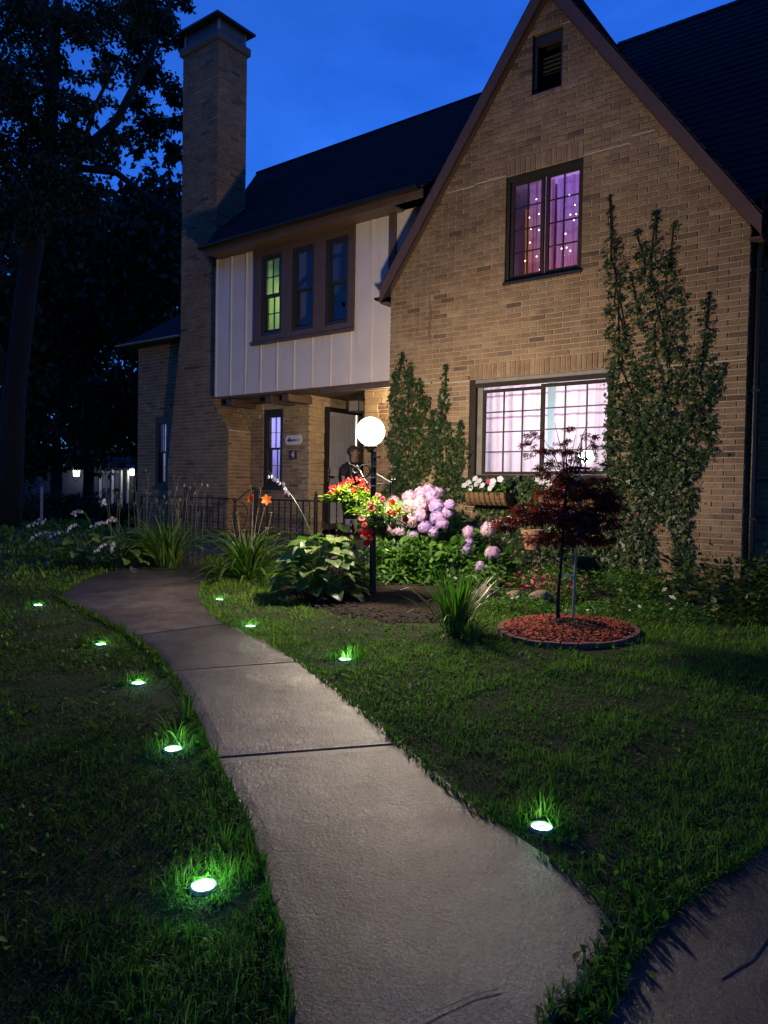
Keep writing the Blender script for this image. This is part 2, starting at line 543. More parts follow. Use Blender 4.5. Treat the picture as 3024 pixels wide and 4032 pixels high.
slab('slab', [(-.49,2.97),(-.2,4.5)], [(1.2,3.0),(1.5,4.5)], sw, 8, 6, .12, top=.012)
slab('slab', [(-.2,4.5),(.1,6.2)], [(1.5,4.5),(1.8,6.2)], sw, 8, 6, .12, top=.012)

PATH_POLYS = [PL + LAND_L[1:] + LAND_R[::-1][:-1] + PR[::-1], SWL + [(-.2,4.5),(.1,6.2),(1.8,6.2)] + SWR[::-1]]
BED = [(-6.0,5.85),(-5.4,5.45),(-4.9,5.25),(-4.38,5.10),(-3.84,5.12),(-3.45,5.5),(-3.75,6.2),(-3.9,6.8),(-3.3,7.2),(-2.3,7.5),(-1.5,7.7),(-1.3,9.4),(-6.72,9.4),(-6.75,7.5),(-6.35,6.6)]
RING_C = (-2.47, 5.70)

b = MB()
k = 40
pts = []
for i in range(len(BED)):
    a = BED[i]; c = BED[(i+1) % len(BED)]
    for q in range(4):
        t = q/4
        x = a[0]+(c[0]-a[0])*t; y = a[1]+(c[1]-a[1])*t
        w = mnoise.noise(Vector((x*2, y*2, 5)))*.12
        pts.append((x+w, y+w))
cx = sum(p[0] for p in pts)/len(pts); cy = sum(p[1] for p in pts)/len(pts)
vs = []; fs = []
R_ = 8
for r in range(R_+1):
    t = r/R_
    for (x, y) in pts:
        X = cx+(x-cx)*t; Y = cy+(y-cy)*t
        vs.append((X, Y, gz(Y)+.028*(1-t**6)+.006 + .02*mnoise.noise(Vector((X*3, Y*3, 1)))*(1-t)))
n_ = len(pts)
for r in range(R_):
    for i in range(n_):
        j = (i+1) % n_
        fs.append((r*n_+i, r*n_+j, (r+1)*n_+j, (r+1)*n_+i))
b.add(vs, fs)
o = b.build('garden_bed', M_SOIL, smooth=True); o['kind'] = 'structure'

# ------------------------------------------------------------------ THE HOUSE
house = empty('brick_house', (-6.7, 9.5, 0.35))
tag(house, 'two storey tan brick cottage with steep front gable, pale panelled upper floor and tall chimney', 'house')

U = Vector((1, 0, 0)); NF = Vector((0, -1, 0))
CB, LB = .069, .23
bricks = []
def brick_wall(wname, O, u, n, z0, z1, region, openings=(), phase=0., stone=None, tmin=0., reveal=0.):
    O = Vector(O)
    mb = MB(); fb = MB(); sb = MB()
    nc = int(math.ceil((z1-z0)/CB))
    lr = random.Random(hash(wname) % 997 if False else len(wname)*31+int(abs(O.y)*10))
    zr = Vector((0, 0, 1))
    for kk in range(nc):
        za = z0+kk*CB; zb = min(za+CB, z1)
        zm = (za+zb)/2
        iv = list(region(zm))
        for (a, c, oa, oc) in openings:
            if oa-1e-6 < zm < oc+1e-6:
                nv = []
                for (p, q) in iv:
                    if c <= p or a >= q: nv.append((p, q)); continue
                    if a > p: nv.append((p, a))
                    if c < q: nv.append((c, q))
                iv = nv
        for (p, q) in iv:
            if q-p < .01: continue
            mb.add([O+u*p+zr*za, O+u*q+zr*za, O+u*q+zr*zb, O+u*p+zr*zb], [(0,1,2,3)])
            off = (kk % 2)*LB*.5+phase
            j0 = math.floor((p-off)/LB); j1 = math.ceil((q-off)/LB)
            for j in range(j0, j1+1):
                a = j*LB+off; c = a+LB
                a2, c2 = max(a, p), min(c, q)
                if c2-a2 < .035: continue
                if stone and stone((a2+c2)/2, zm): continue
                g = .0055
                x0, x1 = a2+g, c2-g; y0, y1 = za+g, zb-g
                if y1-y0 < .02: continue
                if abs(a2-p) < 1e-6: x0 = a2 - .004
                if abs(c2-q) < 1e-6: x1 = c2 + .004
                d = .007+lr.random()*.005
                t = lr.random()
                tt = lr.random()
                tint = .04+.1*t if tt < .045 else (.24+.2*t if tt < .16 else .44+.34*t)
                tint = min(1, max(tmin, tint))
                if tt > .985: tint = .95
                bricks.append((O, u, n, x0, x1, y0, y1, d, tint, fb, (c-a)-(c2-a2) < 1e-6, wname))
    mb.build('mortar', M_MORTAR, house)
    if stone:
        # coursed rubble where the brickwork gives way to stone
        zz = z0
        while zz < z1-.02:
            h = lr.choice((.069, .10, .138, .138))
            h = min(h, z1-zz)
            iv = list(region(zz+h/2))
            for (a, c, oa, oc) in openings:
                nv = []
                for (p, q) in iv:
                    if oc < zz or oa > zz+h or c <= p or a >= q: nv.append((p, q)); continue
                    if a > p: nv.append((p, a))
                    if c < q: nv.append((c, q))
                iv = nv
            for (p, q) in iv:
                x = p
                while x < q-.02:
                    L = min(lr.uniform(.14, .42), q-x)
                    if stone(x+L/2, zz+h/2) and L > .05:
                        d = lr.uniform(.012, .03)
                        g = .007
                        o4 = [(x+g, zz+g), (x+L-g, zz+g+lr.uniform(0, .006)), (x+L-g-lr.uniform(0,.006), zz+h-g), (x+g, zz+h-g-lr.uniform(0, .006))]
                        i4 = [(q_[0]+(.008 if q_[0] < x+L/2 else -.008), q_[1]+(.008 if q_[1] < zz+h/2 else -.008)) for q_ in o4]
                        vv = [O+u*a_+zr*b_ for a_, b_ in o4]+[O+u*a_+zr*b_+n*d for a_, b_ in i4]
                        sb.add(vv, [(4,5,6,7),(0,1,5,4),(1,2,6,5),(2,3,7,6),(3,0,4,7)], 0, lr.random())
                    x += L
            zz += h
        sb.build('stone', M_STONE, house)['kind'] = 'stuff'
    return fb, wname

def frustum(x0, x1, y0, y1, d, e=.003):
    return [(x0, y0, 0), (x1, y0, 0), (x1, y1, 0), (x0, y1, 0), (x0+e, y0+e, d), (x1-e, y0+e, d), (x1-e, y1-e, d), (x0+e, y1-e, d)], \
           [(4,5,6,7),(0,1,5,4),(1,2,6,5),(2,3,7,6),(3,0,4,7)]

YF, YP, YC, YE = 8.90, 9.20, 9.35, 9.90
GL, GR, GZ, SL = -6.73, -1.87, 4.47, 1.385     # gable: left, right, eave height, slope
def gable_region(z):
    if z < GZ: return [(GL, GR)]
    k = (z-GZ)/SL
    return [(GL+k, GR-k)] if GR-k > GL+k else []
BW = (-5.36, -3.33, 1.611, 2.991)       # big window opening
UW = (-4.86, -3.79, 4.233, 5.613)       # upper window
AW = (-4.52, -4.10, 6.579, 7.338)       # attic vent
sold = lambda w, h: (w[0]-.0, w[1]+.0, w[3], w[3]+h)
walls = []
walls.append(brick_wall('gable', (0, YF, 0), U, NF, .30, 7.85, gable_region,
    [BW, UW, AW, sold(BW, .207), sold(UW, .207), (UW[0], UW[1], UW[2]-.069, UW[2]), (AW[0], AW[1], AW[2]-.069, AW[2])]))
def chim_region(z):
    if z > 4.5: l = -12.25
    elif z > 2.0: l = -12.25-.35*(4.5-z)/2.5
    else: l = -12.62
    r = -11.22 if z > 3.05 else (-11.22+.4*(3.05-z)/.5 if z > 2.55 else -10.82)
    return [(l, r)]
walls.append(brick_wall('chimney_front', (0, YC, 0), U, NF, .30, 9.85, chim_region, phase=.05))
UY = Vector((0, 1, 0)); NX = Vector((1, 0, 0))
walls.append(brick_wall('chimney_side', (-11.22, 0, 0), UY, NX, 3.0, 9.85, lambda z: [(YC, 10.05)]))
walls.append(brick_wall('chimney_foot', (-10.82, 0, 0), UY, NX, .6, 2.55, lambda z: [(YC, YE)]))
EW = (-10.45, -9.95, 1.497, 2.946)
walls.append(brick_wall('entry', (0, YE, 0), U, NF, .60, 3.15, lambda z: [(-10.82 if z < 2.5 else -11.25, -9.25)], [EW], stone=lambda x, z: x > -9.50+.12*math.sin(z*9) or z > 2.72+.1*math.sin(x*7)))
walls.append(brick_wall('door_jamb', (-9.25, 0, 0), UY, NX, .60, 3.15, lambda z: [(YE, 11.4)] , [(10.26, 11.3, .6, 2.98)], stone=lambda x, z: True))
walls.append(brick_wall('pier', (0, YE, 0), U, NF, .60, 3.15, lambda z: [(-8.01, -6.70)], stone=lambda x, z: x < -7.72 and z > 2.2 or z > 2.95, tmin=.25))
walls.append(brick_wall('pier_side', (-8.01, 0, 0), UY, -NX, .60, 3.15, lambda z: [(YE, 11.4)]))
walls.append(brick_wall('alcove_back', (0, 11.4, 0), U, NF, .60, 3.15, lambda z: [(-9.25, -8.01)]))
WW = (-13.46, -13.04, 1.473, 2.922)
walls.append(brick_wall('left_wing', (0, 9.65, 0), U, NF, .30, 4.42, lambda z: [(-14.08, -12.2)], [WW]))
walls.append(brick_wall('gable_left', (GL, 0, 0), UY, -NX, .30, 4.42, lambda z: [(YF, YE)]))
walls.append(brick_wall('gable_right', (GR, 0, 0), UY, NX, .30, 4.60, lambda z: [(YF, 9.5)]))
RW = (-1.52, -.6, 1.542, 3.06)
walls.append(brick_wall('right_wing', (0, 9.5, 0), U, NF, .30, 4.60, lambda z: [(GR, 3.2)], [RW]))

# standing bricks over the windows and headers under them
gfb = walls[0][0]
def soldiers(w, h, z0, pitch):
    n_ = max(1, round((w[1]-w[0])/pitch)); pt = (w[1]-w[0])/n_
    O = Vector((0, YF, 0))
    q = MB()
    zr = Vector((0, 0, 1))
    q.add([O+U*w[0]+zr*z0, O+U*w[1]+zr*z0, O+U*w[1]+zr*(z0+h), O+U*w[0]+zr*(z0+h)], [(0,1,2,3)])
    q.build('mortar', M_MORTAR, house)
    for i in range(n_):
        a = w[0]+i*pt
        bricks.append((O, U, NF, a+.005, a+pt-.005, z0+.006, z0+h-.004, .010+rnd.random()*.004, .35+.45*rnd.random(), gfb, False, 'soldier'))
soldiers(BW, .207, BW[3], .071)
soldiers(UW, .207, UW[3], .071)
soldiers(UW, .069, UW[2]-.069, .10)
soldiers(AW, .069, AW[2]-.069, .10)

# the 300 bricks nearest to the viewer that nothing covers stand singly, the rest join
def hidden(r):
    x = (r[3]+r[4])/2; z = (r[5]+r[6])/2
    if r[11] == 'soldier': return z > 3.5 or x > -3.45
    if r[11] != 'gable' or not r[10]: return True
    if z < .45: return True
    if x > -2.2: return False
    if -3.7 < x and z < 4.3: return True
    if x < -5.4 and z < 3.3: return True
    if z < BW[2]: return True
    return False
cand = [i for i, r in enumerate(bricks) if not hidden(r)]
def bpos(r): return r[0]+r[1]*((r[3]+r[4])/2)+Vector((0, 0, (r[5]+r[6])/2))
cand.sort(key=lambda i: (bpos(bricks[i])-CAM).length)
single = set(cand[:290])
protos = {}
for i, r in enumerate(bricks):
    O, u, n, x0, x1, y0, y1, d, tint, fb, full, wn_ = r
    if i in single:
        tq = round(tint*8)/8
        key = (round((x1-x0), 3), round(y1-y0, 3), tq)
        if key not in protos:
            vs, fs = frustum(-(x1-x0)/2, (x1-x0)/2, -(y1-y0)/2, (y1-y0)/2, .012)
            q = MB(); q.add([(v[0], -v[2], v[1]) for v in vs], fs, 0, tq)
            me = bpy.data.meshes.new('brick'); me.from_pydata(q.v, [], q.f); me.materials.append(M_BRICK)
            at_ = me.attributes.new('tint', 'FLOAT', 'POINT'); at_.data.foreach_set('value', q.t)
            protos[key] = me
        o = link('brick', protos[key], house)
        p = O+u*((x0+x1)/2)
        o.location = (p.x, p.y+(.012-d)-.0, (y0+y1)/2)
    else:
        vs, fs = frustum(x0, x1, y0, y1, d)
        fb.add([O+u*v[0]+Vector((0, 0, v[1]))+n*v[2] for v in vs], fs, 0, tint)
for fb, wname in walls:
    if fb.v:
        fb.build('brick', M_BRICK, house)['kind'] = 'stuff'

# pale re-pointed joints
b = MB()
for (x0, x1, z) in ((-3.79, -3.22, 5.625), (-3.20, -2.93, 5.70), (-5.75, -5.35, 5.61), (-5.33, -4.86, 5.63), (-2.75, -1.88, 2.945), (-6.1, -5.75, 2.99), (-5.72, -5.36, 2.97), (-4.66, -4.52, 7.33), (-4.10, -3.98, 7.33)):
    b = MB(); b.box(x0, x1, YF-.0135, YF+.002, z, z+.013); b.build('pale_joint', M_MORTAR_PALE, house)


# shoulder of the chimney, cap, spark arrestor
b = MB()
b.add([(-11.22, YC, 3.05), (-10.82, YC, 2.55), (-10.82, YE, 2.55), (-11.22, YE, 3.05)], [(0,1,2,3)])
b.add([(-12.25, YC, 4.5), (-12.6, YC, 2.0), (-12.6, 9.65, 2.0), (-12.25, 9.65, 4.5)], [(0,3,2,1)])
b.add([(-12.25, YC, 9.85), (-12.25, YC, 4.5), (-12.25, 10.05, 4.5), (-12.25, 10.05, 9.85)], [(0,3,2,1)])
b.add([(-12.62, YC, 2.0), (-12.62, YC, .3), (-12.62, 9.65, .3), (-12.62, 9.65, 2.0)], [(0,3,2,1)])
b.add([(-12.25, 10.05, 4.5), (-11.22, 10.05, 4.5), (-11.22, 10.05, 9.85), (-12.25, 10.05, 9.85)], [(0,3,2,1)])
b.build('chimney_core', M_MORTAR, house)
sl_ = Vector((-.40, 0, .50)).normalized(); nn_ = UY.cross(sl_)
if nn_.x < 0: nn_ = -nn_
b = MB()
for k_ in range(9):
    for j in range(3):
        v0 = k_*.071; a0_ = YC+(j-.5*(k_ % 2))*.2+.003; a1_ = min(a0_+.194, YE); a0_ = max(a0_, YC)
        if a1_-a0_ < .03: continue
        vs_, fs_ = frustum(a0_, a1_, v0+.005, v0+.066, .008)
        b.add([Vector((-10.82, 0, 2.55))+UY*q[0]+sl_*q[1]+nn_*q[2] for q in vs_], fs_, 0, .3+.5*rnd.random())
b.build('brick', M_BRICK, house)['kind'] = 'stuff'
b = MB(); b.bbox(-12.31, -11.16, YC-.06, 10.11, 9.83, 9.98, .01); ch = b.build('chimney_cap', mat('chimney_cap', (.12, .10, .085), None, .9, 10, .6), house)
b = MB()
for (x, y) in ((-12.22, YC+.03), (-11.25, YC+.03), (-11.25, 10.02), (-12.22, 10.02)): b.box(x-.02, x+.02, y-.02, y+.02, 9.98, 10.30)
for i in range(11):
    z = 9.985+i*.028
    b.box(-12.20, -11.27, YC+.035, YC+.04, z, z+.012); b.box(-11.245, -11.24, YC+.05, 10.0, z, z+.012)
b.build('spark_screen', mat('screen_metal', (.3, .3, .34), None, .5, 10, metal=.5), ch)['kind'] = 'stuff'
b = MB()
zc = 10.27
b.add([(-12.38, YC-.13, zc), (-11.10, YC-.13, zc), (-11.10, 10.17, zc), (-12.38, 10.17, zc), (-11.95, 9.7, zc+.36), (-11.55, 9.7, zc+.36), (-12.38, YC-.13, zc-.04), (-11.10, YC-.13, zc-.04), (-11.10, 10.17, zc-.04), (-12.38, 10.17, zc-.04)],
      [(0,1,5,4),(1,2,5),(2,3,4,5),(3,0,4),(0,6,7,1),(1,7,8,2),(2,8,9,3),(3,9,6,0),(6,9,8,7)])
b.build('metal_hood', M_IRON, ch)

# gable roof (two slabs), rake boards
RZ = GZ + SL*(GR-GL)/2
ax = (GL+GR)/2
def roof_slab(name, e, r, y0, y1, th, m):
    # e eave (x,z), r ridge (x,z): slab between y0 and y1
    (ex, ez), (rx, rz) = e, r
    bb = MB()
    vs = [(ex, y0, ez), (rx, y0, rz), (rx, y1, rz), (ex, y1, ez), (ex, y0, ez+th), (rx, y0, rz+th), (rx, y1, rz+th), (ex, y1, ez+th)]
    bb.add(vs, [(0,1,2,3),(4,7,6,5),(0,4,5,1),(1,5,6,2),(2,6,7,3),(3,7,4,0)])
    return bb.build(name, m, house)
eo = .13
roof_slab('roof', (GL-eo, GZ-eo*SL), (ax, RZ), YF-.10, 13.6, .17, M_SHINGLE)
roof_slab('roof', (GR+eo, GZ-eo*SL), (ax, RZ), YF-.10, 13.6, .17, M_SHINGLE)
for sgn, ex in ((-1, GL-eo), (1, GR+eo)):
    b = MB()
    y0, y1 = YF-.125, YF-.102
    dz = .19
    b.add([(ex, y0, GZ-eo*SL-.06), (ax, y0, RZ-.06), (ax, y0, RZ+.15), (ex, y0, GZ-eo*SL+.15), (ex, y1, GZ-eo*SL-.06), (ax, y1, RZ-.06), (ax, y1, RZ+.15), (ex, y1, GZ-eo*SL+.15)],
          [(0,1,2,3),(4,7,6,5),(0,4,5,1),(1,5,6,2),(2,6,7,3),(3,7,4,0)])
    # boxed end of the eave, and the flat frieze against the brick
    b.add([(ex, YF-.10, GZ-eo*SL-.06), (ex-sgn*-.0, YF-.10, GZ-eo*SL+.1), (ex, YF+.6, GZ-eo*SL+.1), (ex, YF+.6, GZ-eo*SL-.06)], [(0,1,2,3)])
    fx = (GL+.0) if sgn < 0 else GR
    b.add([(fx, YF-.02, GZ-.10), (ax, YF-.02, RZ-.10), (ax, YF-.02, RZ), (fx, YF-.02, GZ), (fx, YF, GZ-.10), (ax, YF, RZ-.10), (ax, YF, RZ), (fx, YF, GZ)],
          [(0,1,2,3),(4,7,6,5),(0,4,5,1),(1,5,6,2),(2,6,7,3),(3,7,4,0)])
    b.box(min(ex, fx), max(ex, fx), YF-.10, YF+.5, GZ-eo*SL-.075, GZ-eo*SL-.055)
    b.build('rake_board', M_RAKE, house)

# shingle courses laid on a sloping plane
def shingles(O, u, s, length, region, nrm, w=.30, ex=.145, seed=1):
    lr = random.Random(seed)
    O = Vector(O); u = Vector(u).normalized(); s = Vector(s).normalized(); nrm = Vector(nrm).normalized()
    bb = MB()
    kk = 0
    v = 0
    while v < length:
        a, c = region(v/length)
        x = a-lr.random()*w
        while x < c:
            x0, x1 = max(x, a), min(x+w, c)
            if x1-x0 > .03:
                t0 = .014+lr.random()*.006
                p = [O+u*(x0+.004)+s*v, O+u*(x1-.004)+s*v, O+u*(x1-.004)+s*(v+ex+.02), O+u*(x0+.004)+s*(v+ex+.02)]
                q = [p[0]+nrm*t0, p[1]+nrm*t0, p[2]+nrm*.004, p[3]+nrm*.004]
                bb.add(p[:2]+p[2:]+q, [(4,5,6,7),(0,1,5,4),(1,2,6,5),(3,0,4,7)], 0, lr.random())
            x += w
        v += ex; kk += 1
    return bb
# main roof, left of the gable
RIDGE = (11.94, 8.65)
e0 = Vector((-10.90, 8.80, 5.76)); slope_v = Vector((0, RIDGE[0]-8.80, RIDGE[1]-5.76)); SLn = slope_v.length
b = MB()
lft0, lft1 = -10.90, -12.95
pts = [(lft0, 8.80, 5.76), (-6.10, 8.80, 5.76), (-4.4, RIDGE[0], RIDGE[1]), (lft1, RIDGE[0], RIDGE[1]), (lft0, 14.9, 5.76), (-4.4, 14.9, 5.76), (-13.4, 14.9, 4.6)]
b.add(pts, [(0,1,2,3),(3,2,5,4)])
b.add([(lft0, 8.80, 5.76), (lft1, RIDGE[0], RIDGE[1]), (-12.5, 11.9, 5.0), (-11.3, 9.9, 5.0)], [(0,1,2,3)])
rf = b.build('roof', M_SHINGLE, house)
shingles(e0, (1,0,0), slope_v, SLn, lambda t: ((lft1-lft0)*t, 4.78+t*1.7), Vector((1,0,0)).cross(slope_v), seed=3).build('shingle', M_SHINGLE, rf)['kind'] = 'stuff'
# main roof, right of the gable
b = MB()
sv = Vector((0, RIDGE[0]-9.15, RIDGE[1]-4.74))
b.add([(-2.1, 9.15, 4.74), (4.2, 9.15, 4.74), (4.2, *RIDGE), (-4.6, *RIDGE), (4.2, 14.8, 4.74), (-4.6, 14.8, 4.74)], [(0,1,2,3),(3,2,4,5)])
rf2 = b.build('roof', M_SHINGLE, house)
shingles((-2.1, 9.15, 4.74), (1,0,0), sv, sv.length, lambda t: (-2.5*t, 6.2), Vector((1,0,0)).cross(sv), seed=4).build('shingle', M_SHINGLE, rf2)['kind'] = 'stuff'
gs = Vector((-(ax-GR-eo)*-1, 0, 0))
svr = Vector((ax-(GR+eo), 0, RZ-(GZ-eo*SL)))
shingles((GR+eo, YF-.13, GZ-eo*SL+.17), (0,1,0), svr, svr.length, lambda t: (0, 1.2+t*2.2), svr.cross(Vector((0,-1,0))), seed=5).build('shingle', M_SHINGLE, rf2)['kind'] = 'stuff'
svl = Vector((ax-(GL-eo), 0, RZ-(GZ-eo*SL)))
shingles((GL-eo, YF-.13, GZ-eo*SL+.17), (0,1,0), svl, svl.length, lambda t: (0, 1.2+t*2.2), svl.cross(Vector((0,1,0)))*-1, seed=6).build('shingle', M_SHINGLE, rf2)['kind'] = 'stuff'
# ridge cap, left wing roof
b = MB()
b.tube([(-12.95, RIDGE[0], RIDGE[1]+.01), (4.2, RIDGE[0], RIDGE[1]+.01)], .035, 6)
b.build('ridge_cap', M_SHINGLE, house)
b = MB()
b.add([(-14.42, 9.4, 4.48), (-11.3, 9.4, 4.48), (-11.3, 11.9, 6.2), (-13.6, 11.9, 6.2), (-14.42, 14.6, 4.48), (-11.3, 14.6, 4.48)], [(0,1,2,3),(0,3,4),(3,2,5,4)])
b.add([(-14.42, 9.4, 4.48), (-11.3, 9.4, 4.48), (-11.3, 9.65, 4.42), (-14.42, 9.65, 4.42)], [(0,3,2,1)])
b.build('roof', M_SHINGLE, house)
# solid flanks so that nothing shines through the house
b = MB()
b.add([(-14.08, 9.65, .3), (-14.08, 14, .3), (-14.08, 14, 4.45), (-14.08, 9.65, 4.45)], [(0,1,2,3)])
b.add([(-14.08, 14, .3), (3.2, 14, .3), (3.2, 14, 5), (-14.08, 14, 5)], [(0,1,2,3)])
b.add([(3.2, 9.5, .3), (3.2, 14, .3), (3.2, 14, 4.8), (3.2, 9.5, 4.8)], [(0,3,2,1)])
b.build('rear_wall', M_MORTAR, house)

# gutters / fascias
b = MB()
b.box(-10.90, -6.14, 8.80, 8.83, 5.62, 5.74)
b.box(-10.90, -6.74, 8.83, YP+.02, 5.66, 5.685)
b.build('fascia', M_TRIM, house)
def gutter(name, a, c, m=M_IRON, r=.06):
    a = Vector(a); c = Vector(c); d = (c-a).normalized(); side = Vector((0,0,1)).cross(d)
    bb = MB()
    prof = [(math.cos(t), math.sin(t)) for t in np.linspace(PI, 2*PI, 7)]
    vs = []
    for p in (a, c):
        for (x, z) in prof: vs.append(p+side*(x*r)+Vector((0,0,z*r)))
        for (x, z) in reversed(prof): vs.append(p+side*(x*(r-.008))+Vector((0,0,z*(r-.008))))
    n_ = 14
    fs = [(i, (i+1)%n_, n_+(i+1)%n_, n_+i) for i in range(n_)]
    fs += [tuple(range(7)), tuple(range(n_, n_+7))]
    bb.add(vs, fs)
    return bb.build(name, m, house)
gutter('gutter', (-10.93, 8.73, 5.76), (-6.16, 8.73, 5.76))
gutter('gutter', (-14.45, 9.34, 4.47), (-12.3, 9.34, 4.47), M_STEEL, .035)
gutter('gutter', (GR+.10, 9.08, 4.74), (4.2, 9.08, 4.74))
gutter('gutter', (GL-eo-.05, YF-.13, GZ-eo*SL+.02), (GL-eo-.05, YP-.02, GZ-eo*SL+.02), M_IRON, .05)
b = MB(); b.box(GR+.05, 4.2, 9.14, 9.17, 4.60, 4.74); b.box(GR+.02, 4.2, 9.17, 9.5, 4.62, 4.64); b.build('fascia', M_TRIM, house)
b = MB()
b.tube([(GR+.17, 9.08, 4.70), (GR+.17, 9.2, 4.5), (GR+.09, 9.02, 4.3), (GR+.075, 8.99, 4.1), (GR+.075, 8.99, .42), (GR+.16, 8.86, .36)], .045, 8)
for z in (1.2, 2.6, 3.9): b.box(GR+.02, GR+.13, 8.94, 9.04, z, z+.03)
b.build('downspout', M_IRON, house)

# panelled upper floor
PX0, PX1, PZ0, PZ1 = -11.01, -6.86, 3.15, 5.68
bat = [-11.0, -10.60, -10.20, -9.81, -9.40, -8.99, -8.58, -8.17, -7.75, -7.33, -6.93, -6.52, -6.1]
WS = (-9.98, -7.68, 3.99, 5.68)
for i in range(len(bat)-1):
    x0, x1 = bat[i], bat[i+1]
    b = MB()
    z1 = PZ1
    if x0 > -9.9 and x1 < -7.74: z1 = WS[2]+.05
    b.box(x0+.002, x1-.002, YP, YP+.02, PZ0 if x1 < -6.8 else 3.6, z1)
    b.build('panel_board', M_PANEL, house)
for i, x in enumerate(bat):
    z1 = WS[2]+.02 if WS[0]+.02 < x < WS[1]-.02 else PZ1
    b = MB(); b.bbox(x-.018, x+.018, YP-.022, YP, PZ0 if x < -6.8 else 3.6, z1, .004); b.build('batten', M_PANEL, house)
b = MB()
b.box(PX0-.01, PX0+.0, YP-.02, YC, PZ0, PZ1)
b.build('panel_return', M_PANEL, house)
b = MB()
b.bbox(-7.00, -6.87, YP-.045, YP-.002, 4.40, 5.66, .004)
b.build('corner_post', M_TRIM, house)
b = MB()
b.box(PX0+.02, GL, YP+.02, 9.6, PZ0-.035, PZ0+.0)
b.box(-8.4, GL, YP+.0, YP+.06, PZ0-.10, PZ0-.036)
b.box(-11.0, GL, 9.6, 11.4, 3.15, 3.19)
b.box(-10.82, -9.25, 9.6, YE, 3.06, 3.15)
b.build('soffit', M_CEIL, house)
for x in (-10.75, -9.72, -9.30):
    b = MB(); b.bbox(x-.09, x+.09, YP+.10, YE, 2.98, 3.11, .01); b.build('beam', M_TRIM, house)

# ---- windows
def room(x0, x1, y0, y1, z0, z1, m):
    bb = MB()
    bb.add([(x0,y0,z0),(x1,y0,z0),(x1,y1,z0),(x0,y1,z0),(x0,y0,z1),(x1,y0,z1),(x1,y1,z1),(x0,y1,z1)], [(0,1,2,3),(4,7,6,5),(1,5,6,2),(2,6,7,3),(3,7,4,0)])
    return bb.build('room', m, house)
def reveal(parent, x0, x1, z0, z1, ya, yb, m):
    bb = MB()
    bb.add([(x0,ya,z0),(x0,yb,z0),(x0,yb,z1),(x0,ya,z1)], [(0,1,2,3)])
    bb.add([(x1,ya,z0),(x1,yb,z0),(x1,yb,z1),(x1,ya,z1)], [(3,2,1,0)])
    bb.add([(x0,ya,z1),(x1,ya,z1),(x1,yb,z1),(x0,yb,z1)], [(0,3,2,1)])
    bb.add([(x0,ya,z0),(x1,ya,z0),(x1,yb,z0),(x0,yb,z0)], [(0,1,2,3)])
    return bb.build('reveal', m, parent)
def sash(win, x0, x1, z0, z1, y, cols, rows, m, st=.035, mt=.016):
    """a sash frame with muntins and single panes; y is the front face"""
    bb = MB()
    bb.box(x0, x0+st, y, y+.035, z0, z1); bb.box(x1-st, x1, y, y+.035, z0, z1)
    bb.box(x0+st, x1-st, y+.001, y+.034, z0, z0+st); bb.box(x0+st, x1-st, y+.001, y+.034, z1-st, z1)
    s_ = bb.build('sash', m, win)
    gx0, gx1, gz0, gz1 = x0+st, x1-st, z0+st, z1-st
    mb = MB()
    for i in range(1, cols):
        x = gx0+(gx1-gx0)*i/cols; mb.box(x-mt/2, x+mt/2, y+.008, y+.03, gz0, gz1)
    for j in range(1, rows):
        z = gz0+(gz1-gz0)*j/rows; mb.box(gx0, gx1, y+.010, y+.028, z-mt/2, z+mt/2)
    if mb.v: mb.build('muntin', M_BLACK if m is M_BRFRAME else m, win)
    for i in range(cols):
        for j in range(rows):
            a, c = gx0+(gx1-gx0)*i/cols, gx0+(gx1-gx0)*(i+1)/cols
            e, f_ = gz0+(gz1-gz0)*j/rows, gz0+(gz1-gz0)*(j+1)/rows
            q = MB(); q.box(a+.001, c-.001, y+.017, y+.020, e+.001, f_-.001)
            q.build('pane', M_GLASS, win)
    return s_
def frame(x0, x1, z0, z1, ya, yb, t, m, tt=None):
    bb = MB(); tt = tt or t
    bb.box(x0, x0+t, ya, yb, z0, z1); bb.box(x1-t, x1, ya, yb, z0, z1)
    bb.box(x0+t, x1-t, ya, yb, z0, z0+t); bb.box(x0+t, x1-t, ya, yb, z1-tt, z1)
    return bb.build('window', m, house)

# big window of the gable
w = frame(BW[0]+.003, BW[1]-.003, BW[2], BW[3]-.003, YF+.015, YF+.11, .085, M_BRFRAME, .10)
reveal(w, BW[0], BW[1], BW[2], BW[3], YF-.002, YF+.25, M_BRFRAME)
mx = -4.30
sash(w, BW[0]+.17, mx+.02, BW[2]+.09, BW[3]-.14, YF+.07, 3, 4, M_BRFRAME, .04)
sash(w, mx-.02, BW[1]-.04, BW[2]+.09, BW[3]-.12, YF+.045, 3, 4, M_BRFRAME, .045)
b = MB(); b.box(BW[0]+.088, BW[0]+.17, YF+.075, YF+.10, BW[2]+.088, BW[3]-.10); b.box(BW[0]+.1, BW[1]-.02, YF-.012, YF+.03, BW[3]-.055, BW[3]-.008)
b.build('head_flashing', mat('pale_flashing', (.22, .20, .165), (.15, .135, .11), .5, 8), w)
